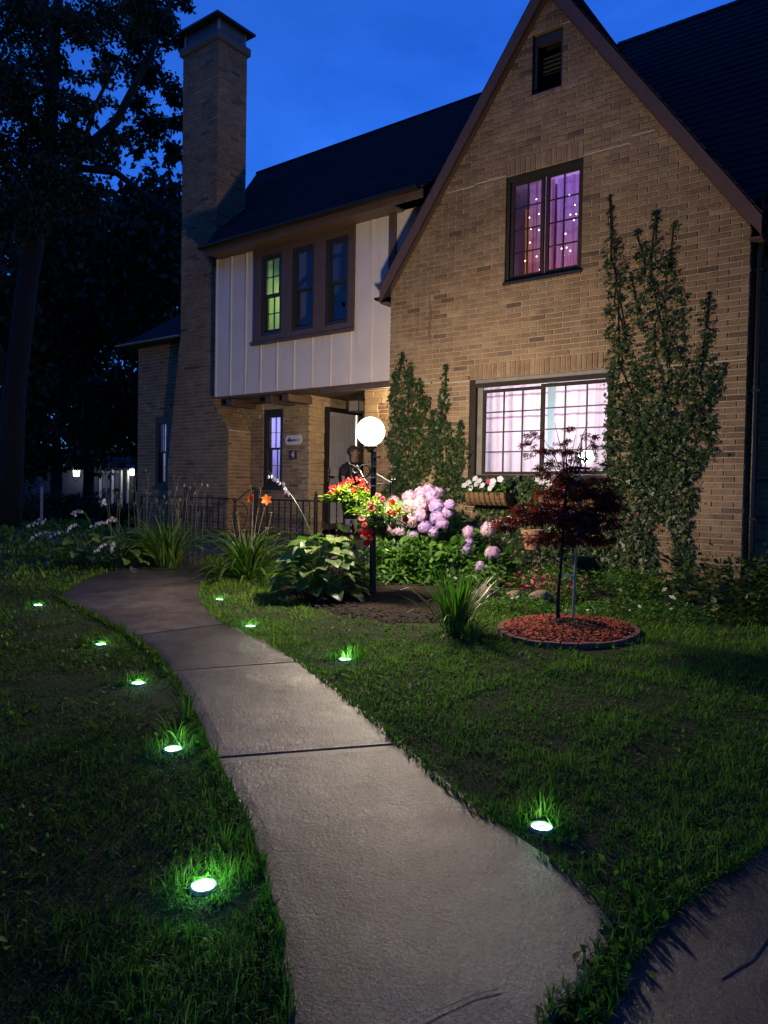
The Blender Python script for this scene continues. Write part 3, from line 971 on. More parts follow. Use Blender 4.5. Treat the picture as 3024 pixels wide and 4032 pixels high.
# upper window
w = frame(UW[0]+.003, UW[1]-.003, UW[2], UW[3]-.003, YF+.02, YF+.10, .045, M_BRFRAME, .06)
reveal(w, UW[0], UW[1], UW[2], UW[3], YF-.002, YF+.25, M_BRFRAME)
xm = (UW[0]+UW[1])/2
sash(w, UW[0]+.05, xm-.012, UW[2]+.05, UW[3]-.065, YF+.055, 2, 4, M_BRFRAME, .045)
sash(w, xm+.012, UW[1]-.035, UW[2]+.05, UW[3]-.065, YF+.055, 2, 4, M_BRFRAME, .045)
b = MB(); b.box(UW[0]-.01, UW[1]+.01, YF-.035, YF+.02, UW[2]-.035, UW[2]-.0); b.build('sill', M_BLACK, w)
# attic vent
w = frame(AW[0]+.003, AW[1]-.003, AW[2], AW[3]-.003, YF+.05, YF+.12, .045, M_DKFRAME, .12)
reveal(w, AW[0], AW[1], AW[2], AW[3], YF-.002, YF+.25, M_TRIM)
for i in range(9):
    z = AW[2]+.07+i*.055
    b = MB(); b.obox(((AW[0]+AW[1])/2, YF+.20, z), (.165, 0, 0), (0, .025, -.02), (0, .003, .004)); b.build('louvre', M_VOID, w)
b = MB(); b.box(AW[0], AW[1], YF+.24, YF+.25, AW[2], AW[3]); b.build('backing', M_VOID, w)
# three sash windows of the upper floor, in one brown surround
b = MB()
ws = WS
xs = [ws[0], -9.80, -9.29, -9.05, -8.54, -8.29, -7.80, ws[1]]
for (a, c) in ((0, 1), (2, 3), (4, 5), (6, 7)): b.box(xs[a], xs[c], YP-.04, YP-.0, ws[2], ws[3])
for (a, c) in ((1, 2), (3, 4), (5, 6)):
    b.box(xs[a], xs[c], YP-.039, YP-.001, ws[2], 4.13); b.box(xs[a], xs[c], YP-.039, YP-.001, 5.52, ws[3])
b.bbox(ws[0]-.03, ws[1]+.03, YP-.065, YP-.041, ws[2]-.02, ws[2]+.04, .004)
b.build('window_surround', M_TRIM, house)
for k_, (a, c) in enumerate(((xs[1], xs[2]), (xs[3], xs[4]), (xs[5], xs[6]))):
    w = frame(a, c, 4.13, 5.52, YP-.02, YP+.05, .06, M_DKFRAME, .05)
    w['label'] = ('sash window lit green from inside', 'dark sash window reflecting tree and sky', 'dark sash window nearest the gable')[k_]
    sash(w, a+.06, c-.06, 4.80, 5.47, YP+.0, 2 if k_ == 0 else 1, 2 if k_ == 0 else 1, M_DKFRAME, .04)
    sash(w, a+.06, c-.06, 4.19, 4.835, YP+.036, 2 if k_ == 0 else 1, 2 if k_ == 0 else 1, M_DKFRAME, .045)
# porch window and window of the left wing
for (ww, yy) in ((EW, YE), (WW, 9.65)):
    w = frame(ww[0]+.003, ww[1]-.003, ww[2], ww[3]-.003, yy+.01, yy+.09, .075, M_DKFRAME, .12)
    reveal(w, ww[0], ww[1], ww[2], ww[3], yy-.002, yy+.2, M_DKFRAME)
    zm = (ww[2]+ww[3])/2-.02
    sash(w, ww[0]+.08, ww[1]-.03, zm, ww[3]-.12, yy+.03, 2, 2, M_DKFRAME, .03, .01)
    sash(w, ww[0]+.10, ww[1]-.03, ww[2]+.07, zm+.03, yy+.066, 2, 2, M_DKFRAME, .035, .01)
    b = MB(); b.bbox(ww[0]-.03, ww[1]+.02, yy-.04, yy+.02, ww[2]-.06, ww[2]-.0, .004); b.build('sill', M_DKFRAME, w)
w = frame(RW[0], RW[1], RW[2], RW[3], 9.5-.01, 9.58, .06, M_DKFRAME)
reveal(w, RW[0], RW[1], RW[2], RW[3], 9.5, 9.7, M_DKFRAME)
sash(w, RW[0]+.06, RW[1]-.06, RW[2]+.06, RW[3]-.06, 9.53, 2, 4, M_DKFRAME, .035)
# rooms behind the glass
room(-6.5, -2.0, YF+.26, 11.2, .7, 3.35, M_ROOM)
room(-5.4, -3.2, YF+.26, 11.2, 3.75, 5.8, M_ROOM)
room(-9.95, -9.18, YP+.08, 11.0, 3.3, 5.62, mat('green_room_wall', (.35, .48, .14), (.3, .42, .12), .8, 2))
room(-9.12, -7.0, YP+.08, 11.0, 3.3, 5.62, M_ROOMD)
room(-10.8, -9.3, YE+.22, 11.4, .8, 3.0, M_ROOM)
room(-14.0, -12.7, 9.88, 11.4, .8, 3.3, M_ROOM)
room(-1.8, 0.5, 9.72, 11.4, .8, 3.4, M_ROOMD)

# ---- curtains (things that hang inside)
def cloth_mat(name, c, trans=.55, stripes=None, scol=(.4, .3, .42)):
    m, nt, bs = nodes(name)
    base = ramp(nt, noise(nt, 9, 5), [(.3, c), (.7, tuple(x*.86 for x in c))])
    wv = noise(nt, 220, 2)
    base = mixc(nt, 1.0, base, ramp(nt, wv, [(.3, (.9, .9, .9)), (.7, (1.05, 1.05, 1.05))]), 'MULTIPLY')
    if stripes:
        g = N(nt, 'ShaderNodeAttribute', attribute_name='tint')
        st = ramp(nt, g.outputs['Fac'], stripes)
        base = mixc(nt, 1.0, base, st, 'MULTIPLY')
    d = N(nt, 'ShaderNodeBsdfDiffuse'); t = N(nt, 'ShaderNodeBsdfTranslucent')
    nt.links.new(base, d.inputs[0]); nt.links.new(base, t.inputs[0])
    mx_ = N(nt, 'ShaderNodeMixShader'); mx_.inputs[0].default_value = trans
    nt.links.new(d.outputs[0], mx_.inputs[1]); nt.links.new(t.outputs[0], mx_.inputs[2])
    nt.links.new(mx_.outputs[0], nt.nodes['Material Output'].inputs['Surface'])
    nt.nodes.remove(bs)
    return m
def curtain(name, x0, x1, z0, z1, y, amp, folds, m, label, ph=0., tilt=0., nxx=None):
    nx_ = nxx or int(folds*10); nz_ = 24
    vs = []; tn = []
    for j in range(nz_+1):
        t = j/nz_
        for i in range(nx_+1):
            s_ = i/nx_
            x = x0+(x1-x0)*s_ + tilt*(1-t)*(1-s_)
            yy = y+amp*(.6+.4*(1-t))*math.sin(2*PI*folds*s_+ph+.5*math.sin(3*t+s_*5))+.4*amp*math.sin(2*PI*folds*2.3*s_+1+t)
            z = z0+(z1-z0)*t + .006*math.sin(2*PI*folds*s_+ph)
            vs.append((x, yy, z)); tn.append(t)
    k_ = nx_+1
    fs = [(j*k_+i, j*k_+i+1, (j+1)*k_+i+1, (j+1)*k_+i) for j in range(nz_) for i in range(nx_)]
    bb = MB(); bb.add(vs, fs); bb.t = tn
    o = bb.build(name, m, smooth=True)
    return tag(o, label, 'curtain')
W1 = (1, 1, 1); DK = (.50, .42, .50)
STR = [(0, W1), (.655, W1), (.66, DK), (.675, DK), (.68, W1), (.865, W1), (.87, DK), (.885, DK), (.89, W1)]
m_c1 = cloth_mat('lilac_curtain', (.80, .66, .76), .5, STR)
curtain('curtain', -5.35, -4.33, 1.55, 2.96, YF+.30, .035, 4.5, m_c1, 'pale lilac curtain filling the left half of the big ground floor window')
curtain('curtain', -4.22, -3.25, 1.55, 2.96, YF+.28, .03, 4, m_c1, 'pale lilac curtain with embroidery in the right half of the big ground floor window', ph=1, tilt=-.10)
m_c2 = cloth_mat('purple_sheer', (.46, .33, .52), .6)
m_c3 = cloth_mat('rose_sheer', (.48, .30, .38), .6)
m_am = cloth_mat('amber_curtain', (.75, .45, .06), .6)
curtain('curtain', -4.78, -4.66, 4.2, 5.3, YF+.40, .02, 1.5, m_am, 'narrow amber curtain at the left edge of the upper gable window')
curtain('curtain', -4.68, -4.32, 4.2, 5.58, YF+.32, .025, 4, m_c3, 'dim rose sheer curtain in the left casement of the upper gable window')
curtain('curtain', -4.30, -3.70, 4.2, 5.58, YF+.34, .03, 5, m_c2, 'purple sheer curtain in the right casement of the upper gable window')
m_c4 = cloth_mat('violet_blind', (.52, .50, .9), .6)
curtain('curtain', -10.5, -9.85, 1.45, 2.95, YE+.26, .012, 5, m_c4, 'bluish violet curtain behind the narrow porch window', nxx=60)
curtain('curtain', -13.5, -12.95, 1.45, 2.95, 9.65+.27, .012, 4, m_c4, 'bluish violet curtain in the slim window left of the chimney', nxx=50)

def area(name, loc, size, col, power, rot):
    l = bpy.data.lights.new(name, 'AREA'); l.shape = 'RECTANGLE'; l.size = size[0]; l.size_y = size[1]
    l.color = col; l.energy = power
    o = bpy.data.objects.new(name, l); C.objects.link(o); o.location = loc; o.rotation_euler = rot
    return o
TOW = (math.radians(-90), 0, 0)   # shines towards -Y, out of the window
area('room_lamp', (-4.3, 10.2, 2.6), (1.8, 1.0), (1.0, .88, .96), 46, (math.radians(-75), 0, 0))
area('room_lamp', (-4.25, 9.8, 2.2), (.4, .8), (.5, .85, 1.0), 70, (math.radians(90), 0, 0))
area('room_lamp', (-4.2, 10.0, 5.6), (.8, .5), (.46, .28, 1.0), 12, (math.radians(-60), 0, 0))
area('room_lamp', (-4.3, 9.9, 4.2), (.8, .4), (1.0, .42, .42), 7, (math.radians(-95), 0, 0))
area('room_lamp', (-9.56, 10.3, 5.2), (.5, .5), (.9, 1.0, .6), 14, (math.radians(-20), 0, 0))
area('room_lamp', (-10.2, 11.0, 2.6), (.8, .5), (.62, .60, 1.0), 20, TOW)
area('room_lamp', (-13.2, 11.0, 2.6), (.8, .5), (.5, .55, 1.0), 12, TOW)

# fairy lights, star shaped, hanging in the upper window
fl = empty('fairy_lights', (-4.3, YF+.2, 5.5))
tag(fl, 'string of tiny star lights hanging behind the upper gable window', 'fairy lights')
star = MB()
for k_ in range(5):
    a0 = 2*PI*k_/5+PI/2
    star.add([(0,-.003,0), (.0055*math.cos(a0-PI/5), 0, .0055*math.sin(a0-PI/5)), (.014*math.cos(a0), 0, .014*math.sin(a0)), (.0055*math.cos(a0+PI/5), 0, .0055*math.sin(a0+PI/5))], [(0,1,2,3)])
star.sphere((0, 0, 0), .0045, 8, 6)
M_STAR = emit('star_bulb', (1, .90, .80), 5)
so = star.build('bulb', M_STAR, fl)
spots = [(-4.55,5.33),(-4.51,5.13),(-4.645,5.11),(-4.62,4.96),(-4.505,4.92),(-4.63,4.78),(-4.53,4.58),(-4.695,4.55),(-4.48,4.40),(-4.68,4.25),(-4.61,4.13+.12),
         (-3.90,5.33),(-4.09,5.28),(-4.15,5.17),(-4.01,5.14),(-3.87,5.08),(-4.07,5.03),(-3.99,5.02),(-4.02,4.95),(-3.88,4.82),(-4.13,4.80),(-3.875,4.62),(-4.18,4.62),(-4.11,4.62),(-4.06,4.57),(-4.15,4.52),(-3.94,4.36),(-4.17,4.32)]
for i, (x, z) in enumerate(spots):
    o = so if i == 0 else so.copy()
    if i:
        C.objects.link(o)
    o.location = (x+.02, YF+.22, z)
b = MB()
for x in (-4.66, -4.53, -4.16, -4.04, -3.88): b.tube([(x, YF+.222, 5.56), (x+.01, YF+.222, 4.9), (x, YF+.222, 4.25)], .0012, 4)
b.build('wire', M_BLACK, fl)

# ---- front door in the left flank of the alcove, with storm door, facing +X
door = MB()
DX = -9.25
door.box(DX+.002, DX+.05, 10.26, 10.36, .84, 2.98); door.box(DX+.002, DX+.05, 11.20, 11.30, .84, 2.98); door.box(DX+.002, DX+.05, 10.36, 11.20, 2.90, 2.98)
d_o = door.build('door', M_BLACK, house)
for i in range(6):
    y0 = 10.38+i*.135
    b = MB(); b.box(DX-.06, DX-.02, y0+.010, y0+.125, .84, 2.90); b.build('door_board', M_DOOR, d_o)
b = MB(); b.box(DX-.012, DX+.0, 10.365, 11.195, .84, .95); b.box(DX-.012, DX, 10.365, 11.195, 1.72, 1.85); b.box(DX-.012, DX, 10.365, 11.195, 2.83, 2.90)
b.box(DX-.012, DX, 10.365, 10.43, .95, 2.83); b.box(DX-.012, DX, 11.13, 11.195, .95, 2.83)
b.build('storm_frame', M_DOOR, d_o)
b = MB(); b.box(DX-.008, DX-.004, 10.43, 11.13, 1.85, 2.83); b.build('pane', M_GLASS, d_o)
b = MB(); b.box(DX-.008, DX-.004, 10.43, 11.13, .95, 1.72); b.build('pane', M_GLASS, d_o)
b = MB(); b.box(DX+.0, DX+.004, 11.165, 11.193, 1.75, 2.90); b.build('lit_gap', emit('lit_gap', (1, .97, .9), 2.2), d_o)
b = MB(); b.box(DX-.003, DX+.001, 10.52, 10.80, 2.10, 2.36); b.build('notice', mat('paper', (.55, .58, .62), (.5, .52, .56), .7, 12), d_o)
b = MB(); b.box(DX-.003, DX+.001, 10.93, 11.03, 1.70, 2.24); b.build('notice', mat('pale_blue_white', (.75, .8, .9), None, .5, 12), d_o)  # plain pale blue-white colour
b = MB(); b.bbox(DX+.05, DX+.09, 10.29, 10.34, 1.60, 1.86, .005); b.tube([(DX+.09, 10.315, 1.70), (DX+.14, 10.315, 1.70), (DX+.14, 10.40, 1.70)], .013, 8); b.sphere((DX+.10, 10.315, 1.8), .02); b.build('handle', M_IRON, d_o)
b = MB(); b.box(DX+.0, DX+.16, 10.20, 11.35, .74, .84); b.build('threshold', M_TRIM, d_o)
b = MB(); b.box(-9.2, -8.02, 11.36, 11.395, 2.88, 3.15); b.box(DX+.052, DX+.08, 11.22, 11.28, .84, 2.88); b.build('transom', M_CEIL, house)

# ---- porch: slab, stoop
b = MB()
b.bbox(-12.6, -6.74, 8.50, YE, .30, .66, .012, 0, .2)
b.bbox(-9.25, -8.01, YE, 11.4, .30, .655, .01, 0, .2)
o = b.build('porch_floor', M_CONC); o['kind'] = 'structure'
for i, (y0, z1) in enumerate(((7.95, .50), (7.65, .42))):
    b = MB(); b.bbox(-11.1, -9.28, y0, 8.495-.001*i, .25, z1-.0, .012, 0, .2); o = b.build('porch_step', M_CONC); o['kind'] = 'structure'

# ------------------------------------------------------------------ POST WITH THE GLOBE LAMP
PX, PY = -4.83, 6.13
GC = Vector((-4.87, 6.12, 2.07))
lamp = empty('garden_lamp', (PX, PY, gz(PY)))
tag(lamp, 'black garden lamp post topped with a glowing white globe', 'lamp')
b = MB()
b.tube([(PX+.02, PY, .30), (PX, PY, 1.15)], .034, 14)
b.build('post', M_IRON, lamp, smooth=False)
b = MB()
b.tube([(PX, PY, 1.15), (PX, PY, 1.86)], .030, 14)
for z in (1.26, 1.40, 1.55, 1.70, 1.80): b.lathe([(.030, z-.006), (.036, z-.004), (.036, z+.004), (.030, z+.006)], (PX, PY, 0), 14)
b.build('post', M_IRON, lamp)
b = MB()
b.lathe([(.0, 1.93), (.055, 1.93), (.075, 1.915), (.07, 1.895), (.035, 1.885), (.032, 1.85), (.0, 1.85)], (GC.x, GC.y, 0), 18)
b.build('fitter', M_IRON, lamp, smooth=True)
b = MB(); b.sphere(GC, .150, 28, 18)
# thin opal shell: glows itself and lets part of the bulb's light through
M_GLOBE, nt_g, bs_g = nodes('lit_opal_globe')
em_g = N(nt_g, 'ShaderNodeEmission'); em_g.inputs[0].default_value = (1.0, .82, .62, 1); em_g.inputs[1].default_value = 8.0
tr_g = N(nt_g, 'ShaderNodeBsdfTransparent')
mx_g = N(nt_g, 'ShaderNodeMixShader'); mx_g.inputs[0].default_value = .5
nt_g.links.new(em_g.outputs[0], mx_g.inputs[1]); nt_g.links.new(tr_g.outputs[0], mx_g.inputs[2])
nt_g.links.new(mx_g.outputs[0], nt_g.nodes['Material Output'].inputs['Surface'])
nt_g.nodes.remove(bs_g)
b.build('globe', M_GLOBE, lamp, smooth=True)
gl_l = bpy.data.lights.new('globe_bulb', 'POINT'); gl_l.energy = GLOBE_E; gl_l.color = (1.0, .815, .62); gl_l.shadow_soft_size = .12
gl_o = bpy.data.objects.new('globe_bulb', gl_l); C.objects.link(gl_o); gl_o.location = GC; gl_o.parent = lamp; gl_o.matrix_parent_inverse = lamp.matrix_basis.inverted()

# wrought iron bracket arms on the post
vd = Vector((GC.x, GC.y, 0)).normalized()
sd = Vector((vd.y, -vd.x, 0))            # to the right as seen from the path
def lp(a, z, d=0.0): return Vector((PX, PY, 0)) + sd*a - vd*d + Vector((0, 0, z))
br = empty('bracket', lp(0, 1.5)); tag(br, 'scrolled iron bracket reaching left from the lamp post', 'bracket')
def spiral(c, r0, r1, a0, a1, n=18, d=0.04):
    out = []
    for i in range(n+1):
        t = i/n; r = r0+(r1-r0)*t; a = a0+(a1-a0)*t
        out.append(lp(c[0]+r*math.cos(a), c[1]+r*math.sin(a), d))
    return out
b = MB()
b.tube([lp(-.03, 1.50, -.03), lp(-.09, 1.56, -.10), lp(-.14, 1.66, -.17), lp(-.21, 1.72, -.26), lp(-.25, 1.73, -.34), lp(-.27, 1.76, -.40)], .009, 8)
b.tube(spiral((-.10, 1.665), .075, .055, -2.6, 2.4, d=-.06), .008, 8)
b.tube(spiral((-.20, 1.675), .05, .016, 1.2, -3.9, d=-.20), .008, 8)
b.tube([lp(-.03, 1.47, -.03), lp(-.06, 1.49, -.06), lp(-.075, 1.53, -.08)], .008, 8)
b.build('scroll', M_IRON, br)
b = MB()
for z in (1.50, 1.585): b.box(PX-.04, PX+.04, PY-.042, PY+.04, z, z+.012)
b.build('clamp', M_STEEL, br)
ha = empty('bracket', lp(.1, 1.6)); tag(ha, 'bare metal arm with hook reaching right from the lamp post', 'bracket')
b = MB()
b.tube([lp(.03, 1.625, .03), lp(.19, 1.535, .03)], .010, 8)
b.tube([lp(.02, 1.533, .03), lp(.20, 1.525, .03)], .004, 6)
b.build('arm', M_STEEL, ha)
b = MB()
b.tube([lp(.17, 1.545, .03), lp(.185, 1.535, .03), lp(.172, 1.50, .03), lp(.172, 1.46, .03), lp(.185, 1.43, .03)], [.01,.013,.012,.014,.016], 8)
for a in (.195, .225): b.tube([lp(a, 1.53, .03), lp(a, 1.565, .03)], .009, 8); b.sphere(lp(a, 1.57, .03), .014)
b.tube([lp(.18, 1.54, .03), lp(.235, 1.545, .03)], .008, 6)
b.build('hook', M_IRON, ha)
G_GRASS = leaf_mat('grass_blade', [(0, (.045, .085, .012)), (.4, (.105, .20, .024)), (.75, (.17, .28, .035)), (.93, (.23, .27, .06)), (1, (.22, .18, .09))], .6, .35, spec=.12)

# ------------------------------------------------------------------ PORCH RAILING
rail = empty('porch_railing', (-9.3, 8.65, .66))
tag(rail, 'black wrought iron railing with twisted balusters along the front porch', 'railing')
RY = 8.65
def rpost(x, z1, fin):
    bb = MB(); bb.bbox(x-.024, x+.024, RY-.024, RY+.024, .60, z1, .004)
    if fin:
        bb.lathe([(.03, z1), (.032, z1+.012), (.012, z1+.02), (.012, z1+.03), (.024, z1+.05), (.020, z1+.075), (.004, z1+.115), (.0, z1+.12)], (x, RY, 0), 10)
    bb.build('post', M_IRON, rail)
for x, z1, fn in ((-12.5, 1.30, 0), (-11.15, 1.46, 0), (-9.30, 1.44, 0), (-7.95, 1.33, 1), (-6.80, 1.33, 1)): rpost(x, z1, fn)
for (x0, x1) in ((-12.5, -11.15), (-11.15, -9.95), (-9.3, -7.95), (-7.95, -6.8)):
    for z, h in ((1.270, .024), (.730, .018)):
        bb = MB(); bb.box(x0+.02, x1-.02, RY-.013, RY+.013, z, z+h); bb.build('rail', M_IRON, rail)
    n_ = int(round((x1-x0)/.142))
    for i in range(1, n_):
        x = x0+(x1-x0)*i/n_
        if x0 == -11.15 and i == 2: continue
        bb = MB()
        z0 = .64 if x0 == -9.3 else .745
        if i % 2: bb.tube([(x, RY, z0+(1.275-z0)*t/12) for t in range(13)], .0115, 4, twist=.75)
        else: bb.box(x-.009, x+.009, RY-.009, RY+.009, z0, 1.275)
        bb.build('baluster', M_IRON, rail)
# heart scroll in the second section
hx = -10.85
bb = MB()
for s_ in (-1, 1):
    bb.tube([(hx, RY, .93)]+[(hx+s_*(.10*math.sin(t)), RY, 1.06+.055*math.sin(2*t)*1.0+.05*(1-math.cos(t))*0+.06*t/PI) for t in np.linspace(.3, PI*.95, 10)], .006, 6)
bb.tube([(hx, RY, .745), (hx, RY, 1.275)], .007, 6)
bb.build('heart_scroll', M_IRON, rail)
# handrails running down the stoop, with lamb's tongue scrolls and newels
for xn, mir in ((-9.33, 1), (-10.05, 1)):
    bb = MB()
    y1 = 8.22 if xn > -9.5 else 8.3
    zt = 1.46 if xn > -9.5 else 1.28
    bb.tube([(xn, RY, zt), (xn, RY-.10, zt-.01), (xn, RY-.22, zt-.08), (xn, y1+.06, zt-.19), (xn, y1, zt-.21), (xn, y1-.05, zt-.17)], .016, 8)
    bb.sphere((xn, y1, zt-.19), .034, 10, 8)
    bb.build('handrail', M_IRON, rail, smooth=True)
    bb = MB()
    bb.tube([(xn, y1, .40), (xn, y1, zt-.2)], .018, 8)
    for z in (.62, .80, .98, 1.12): bb.lathe([(.018, z-.01), (.028, z), (.018, z+.01)], (xn, y1, 0), 10)
    bb.build('newel', M_IRON, rail)
    if xn > -9.5:
        bb = MB()
        bb.tube([(xn, y1+.06, zt-.22), (xn, y1+.17, zt-.24), (xn, y1+.26, zt-.33), (xn, y1+.27, zt-.46), (xn, y1+.20, zt-.62), (xn, y1+.06, zt-.80), (xn, y1+.02, zt-.9)], .009, 7)
        bb.build('scroll', M_IRON, rail, smooth=True)

# ------------------------------------------------------------------ SIGNS, LANTERNS
def text(s_, size, loc, m, parent, shear=0., bold=0.0, ext=.0015, align='CENTER'):
    cu = bpy.data.curves.new('lettering', 'FONT')
    cu.body = s_; cu.size = size; cu.extrude = ext; cu.align_x = align; cu.align_y = 'CENTER'; cu.shear = shear; cu.offset = bold
    to = bpy.data.objects.new('lettering', cu); C.objects.link(to)
    dg = bpy.context.evaluated_depsgraph_get()
    me = bpy.data.meshes.new_from_object(to.evaluated_get(dg))
    bpy.data.objects.remove(to)
    me.materials.clear(); me.materials.append(m)
    o = link('lettering', me, parent)
    # world placement on a wall that faces -Y
    mw = Matrix.Translation(loc) @ Matrix.Rotation(PI/2, 4, 'X')
    o.matrix_parent_inverse = Matrix.Identity(4)
    pm = parent.matrix_basis
    o.matrix_basis = pm.inverted() @ mw
    return o
sg = empty('house_sign', (-9.64, YE-.02, 2.35)); tag(sg, 'white plaque with bowed ends reading 4 and a street name, beside the porch window', 'sign')
b = MB()
prof = []
n_ = 8
for i in range(n_+1):
    t = -1+2*i/n_; prof.append((.165+.04*(1-t*t), t*.085))
for i in range(n_+1):
    t = 1-2*i/n_; prof.append((-.165-.04*(1-t*t), t*.085))
c0 = (-9.64, 2.355)
vs = [(c0[0]+x, YE-.025, c0[1]+z) for x, z in prof]+[(c0[0]+x, YE-.045, c0[1]+z) for x, z in prof]
k_ = len(prof)
b.add(vs, [tuple(range(k_, 2*k_))]+[(i, (i+1) % k_, k_+(i+1) % k_, k_+i) for i in range(k_)])
b.build('plaque', mat('white_enamel', (.62, .60, .62), (.56, .54, .57), .35, 8), sg)
text('4', .15, Vector((-9.76, YE-.0465, 2.353)), M_BLACK, sg, .25, .002)
text('MOEN', .055, Vector((-9.635, YE-.0465, 2.348)), M_BLACK, sg, .15, .002)
text('CT', .055, Vector((-9.515, YE-.0465, 2.352)), M_BLACK, sg, .15, .0)
nt_ = empty('number_tile', (-9.64, YE-.02, 2.09)); tag(nt_, 'dark square tile with a pale numeral 4 under the plaque', 'house number')
b = MB(); b.bbox(-9.735, -9.55, YE-.045, YE-.02, 2.005, 2.17, .004); b.build('tile', mat('dark_tile', (.05, .035, .03), None, .5, 10), nt_)
text('4', .155, Vector((-9.643, YE-.0465, 2.088)), mat('pale_numeral', (.55, .52, .5), None, .5, 10), nt_, 0, .006)

ln = empty('wall_lantern', (-6.98, YE-.1, 2.95)); tag(ln, 'small lit lantern on the wall beside the ivy, right of the globe', 'lantern')
b = MB()
lx, ly, lz = -6.90, 9.50, 2.93
b.lathe([(.01, lz+.10), (.05, lz+.075), (.052, lz+.07), (.0, lz+.07)], (lx, ly, 0), 10)
b.tube([(lx, ly+.38, lz-.08), (lx, ly+.1, lz-.16), (lx, ly, lz-.10), (lx, ly, lz-.05)], .008, 6)
b.build('bracket', M_IRON, ln)
b = MB(); b.lathe([(.0, lz-.06), (.022, lz-.055), (.03, lz), (.045, lz+.06), (.0, lz+.069)], (lx, ly, 0), 12)
b.build('glass', emit('lantern_glow', (1, .82, .55), 22), ln, smooth=True)
lp_l = bpy.data.lights.new('wall_lantern_beam', 'POINT'); lp_l.energy = 85; lp_l.color = (1, .76, .5); lp_l.shadow_soft_size = .03
lp_o = bpy.data.objects.new('wall_lantern_beam', lp_l); C.objects.link(lp_o); lp_o.location = (lx-.02, ly-.06, lz+.0); lp_o.parent = ln; lp_o.matrix_parent_inverse = ln.matrix_basis.inverted()
cl = empty('ceiling_lantern', (-8.5, 10.5, 3.0)); tag(cl, 'unlit boxy glass lantern under the ceiling of the door alcove', 'lantern')
b = MB(); cx_, cy_, cz_ = -8.62, 10.45, 2.98
for dx in (-.12, .12):
    for dy in (-.12, .12): b.box(cx_+dx-.008, cx_+dx+.008, cy_+dy-.008, cy_+dy+.008, cz_-.1, cz_+.16)
b.box(cx_-.13, cx_+.13, cy_-.13, cy_+.13, cz_+.08, cz_+.10); b.box(cx_-.13, cx_+.13, cy_-.13, cy_+.13, cz_-.11, cz_-.10)
b.build('frame', M_TRIM, cl)
b = MB(); b.box(cx_-.11, cx_+.11, cy_-.11, cy_+.11, cz_-.095, cz_+.075); b.build('glass', mat('frosted_glass', (.5, .46, .42), None, .3, 8), cl)

# ------------------------------------------------------------------ PERSON at the door
def skin_mesh(name, joints, edges, m, parent=None, sub=2, root=0, smooth=True):
    me = bpy.data.meshes.new(name)
    me.from_pydata([j[:3] for j in joints], edges, [])
    o = bpy.data.objects.new(name, me); C.objects.link(o)
    md = o.modifiers.new('skin', 'SKIN')
    for i, j in enumerate(joints):
        sv = me.skin_vertices[0].data[i]
        rx = j[3]; ry = j[4] if len(j) > 4 else j[3]
        sv.radius = (rx, ry); sv.use_root = (i == root)
    md.use_smooth_shade = smooth
    s_ = o.modifiers.new('sub', 'SUBSURF'); s_.levels = sub; s_.render_levels = sub
    dg = bpy.context.evaluated_depsgraph_get()
    m2 = bpy.data.meshes.new_from_object(o.evaluated_get(dg))
    bpy.data.objects.remove(o)
    m2.materials.clear(); m2.materials.append(m)
    m2.name = name
    for p in m2.polygons: p.use_smooth = True
    return m2
M_SKIN = mat('skin', (.42, .25, .17), (.37, .21, .14), .55, 30)
M_SHIRT = mat('black_shirt', (.018, .016, .022), (.028, .025, .032), .85, 12, .3, bdist=.004)
M_PANTS = mat('pale_trousers', (.36, .35, .38), (.30, .29, .32), .85, 10, .3)
M_HAIR = mat('grey_brown_hair', (.11, .075, .055), (.07, .05, .04), .7, 80, .5)
person = empty('person', (-8.70, 10.45, .66), rotz=0)
tag(person, 'person in a black short sleeved shirt and pale trousers standing at the open doorway', 'person')
# local frame: faces +X, height 1.58
J = [(0,0,.86,.125,.15), (0,0,.98,.11,.14), (0,0,1.12,.115,.155), (0,0,1.24,.11,.15), (0,0,1.30,.07,.08), (.01,0,1.36,.048,.05), (.02,0,1.42,.075,.07), (.025,0,1.49,.088,.076), (.015,0,1.555,.06,.055),   # 0-8 spine, neck, head
     (0,.15,1.26,.052,.052), (-.02,.235,1.05,.042,.042), (.04,.25,.86,.032,.032), (.06,.25,.80,.026,.018),  # 9-12 left arm (y+)
     (0,-.15,1.26,.052,.052), (-.03,-.245,1.06,.042,.042), (.02,-.27,.87,.032,.032), (.03,-.275,.81,.026,.018), # 13-16 right arm
     (0,.085,.80,.085,.085), (.02,.09,.45,.052,.052), (0,.09,.08,.038,.038), (.11,.09,.03,.036,.028),   # 17-20
     (0,-.085,.80,.085,.085), (.0,-.09,.45,.052,.052), (-.03,-.09,.08,.038,.038), (.08,-.09,.03,.036,.028)]  # 21-24
Ed = [(0,1),(1,2),(2,3),(3,4),(4,5),(5,6),(6,7),(7,8),(3,9),(9,10),(10,11),(11,12),(3,13),(13,14),(14,15),(15,16),(0,17),(17,18),(18,19),(19,20),(0,21),(21,22),(22,23),(23,24)]
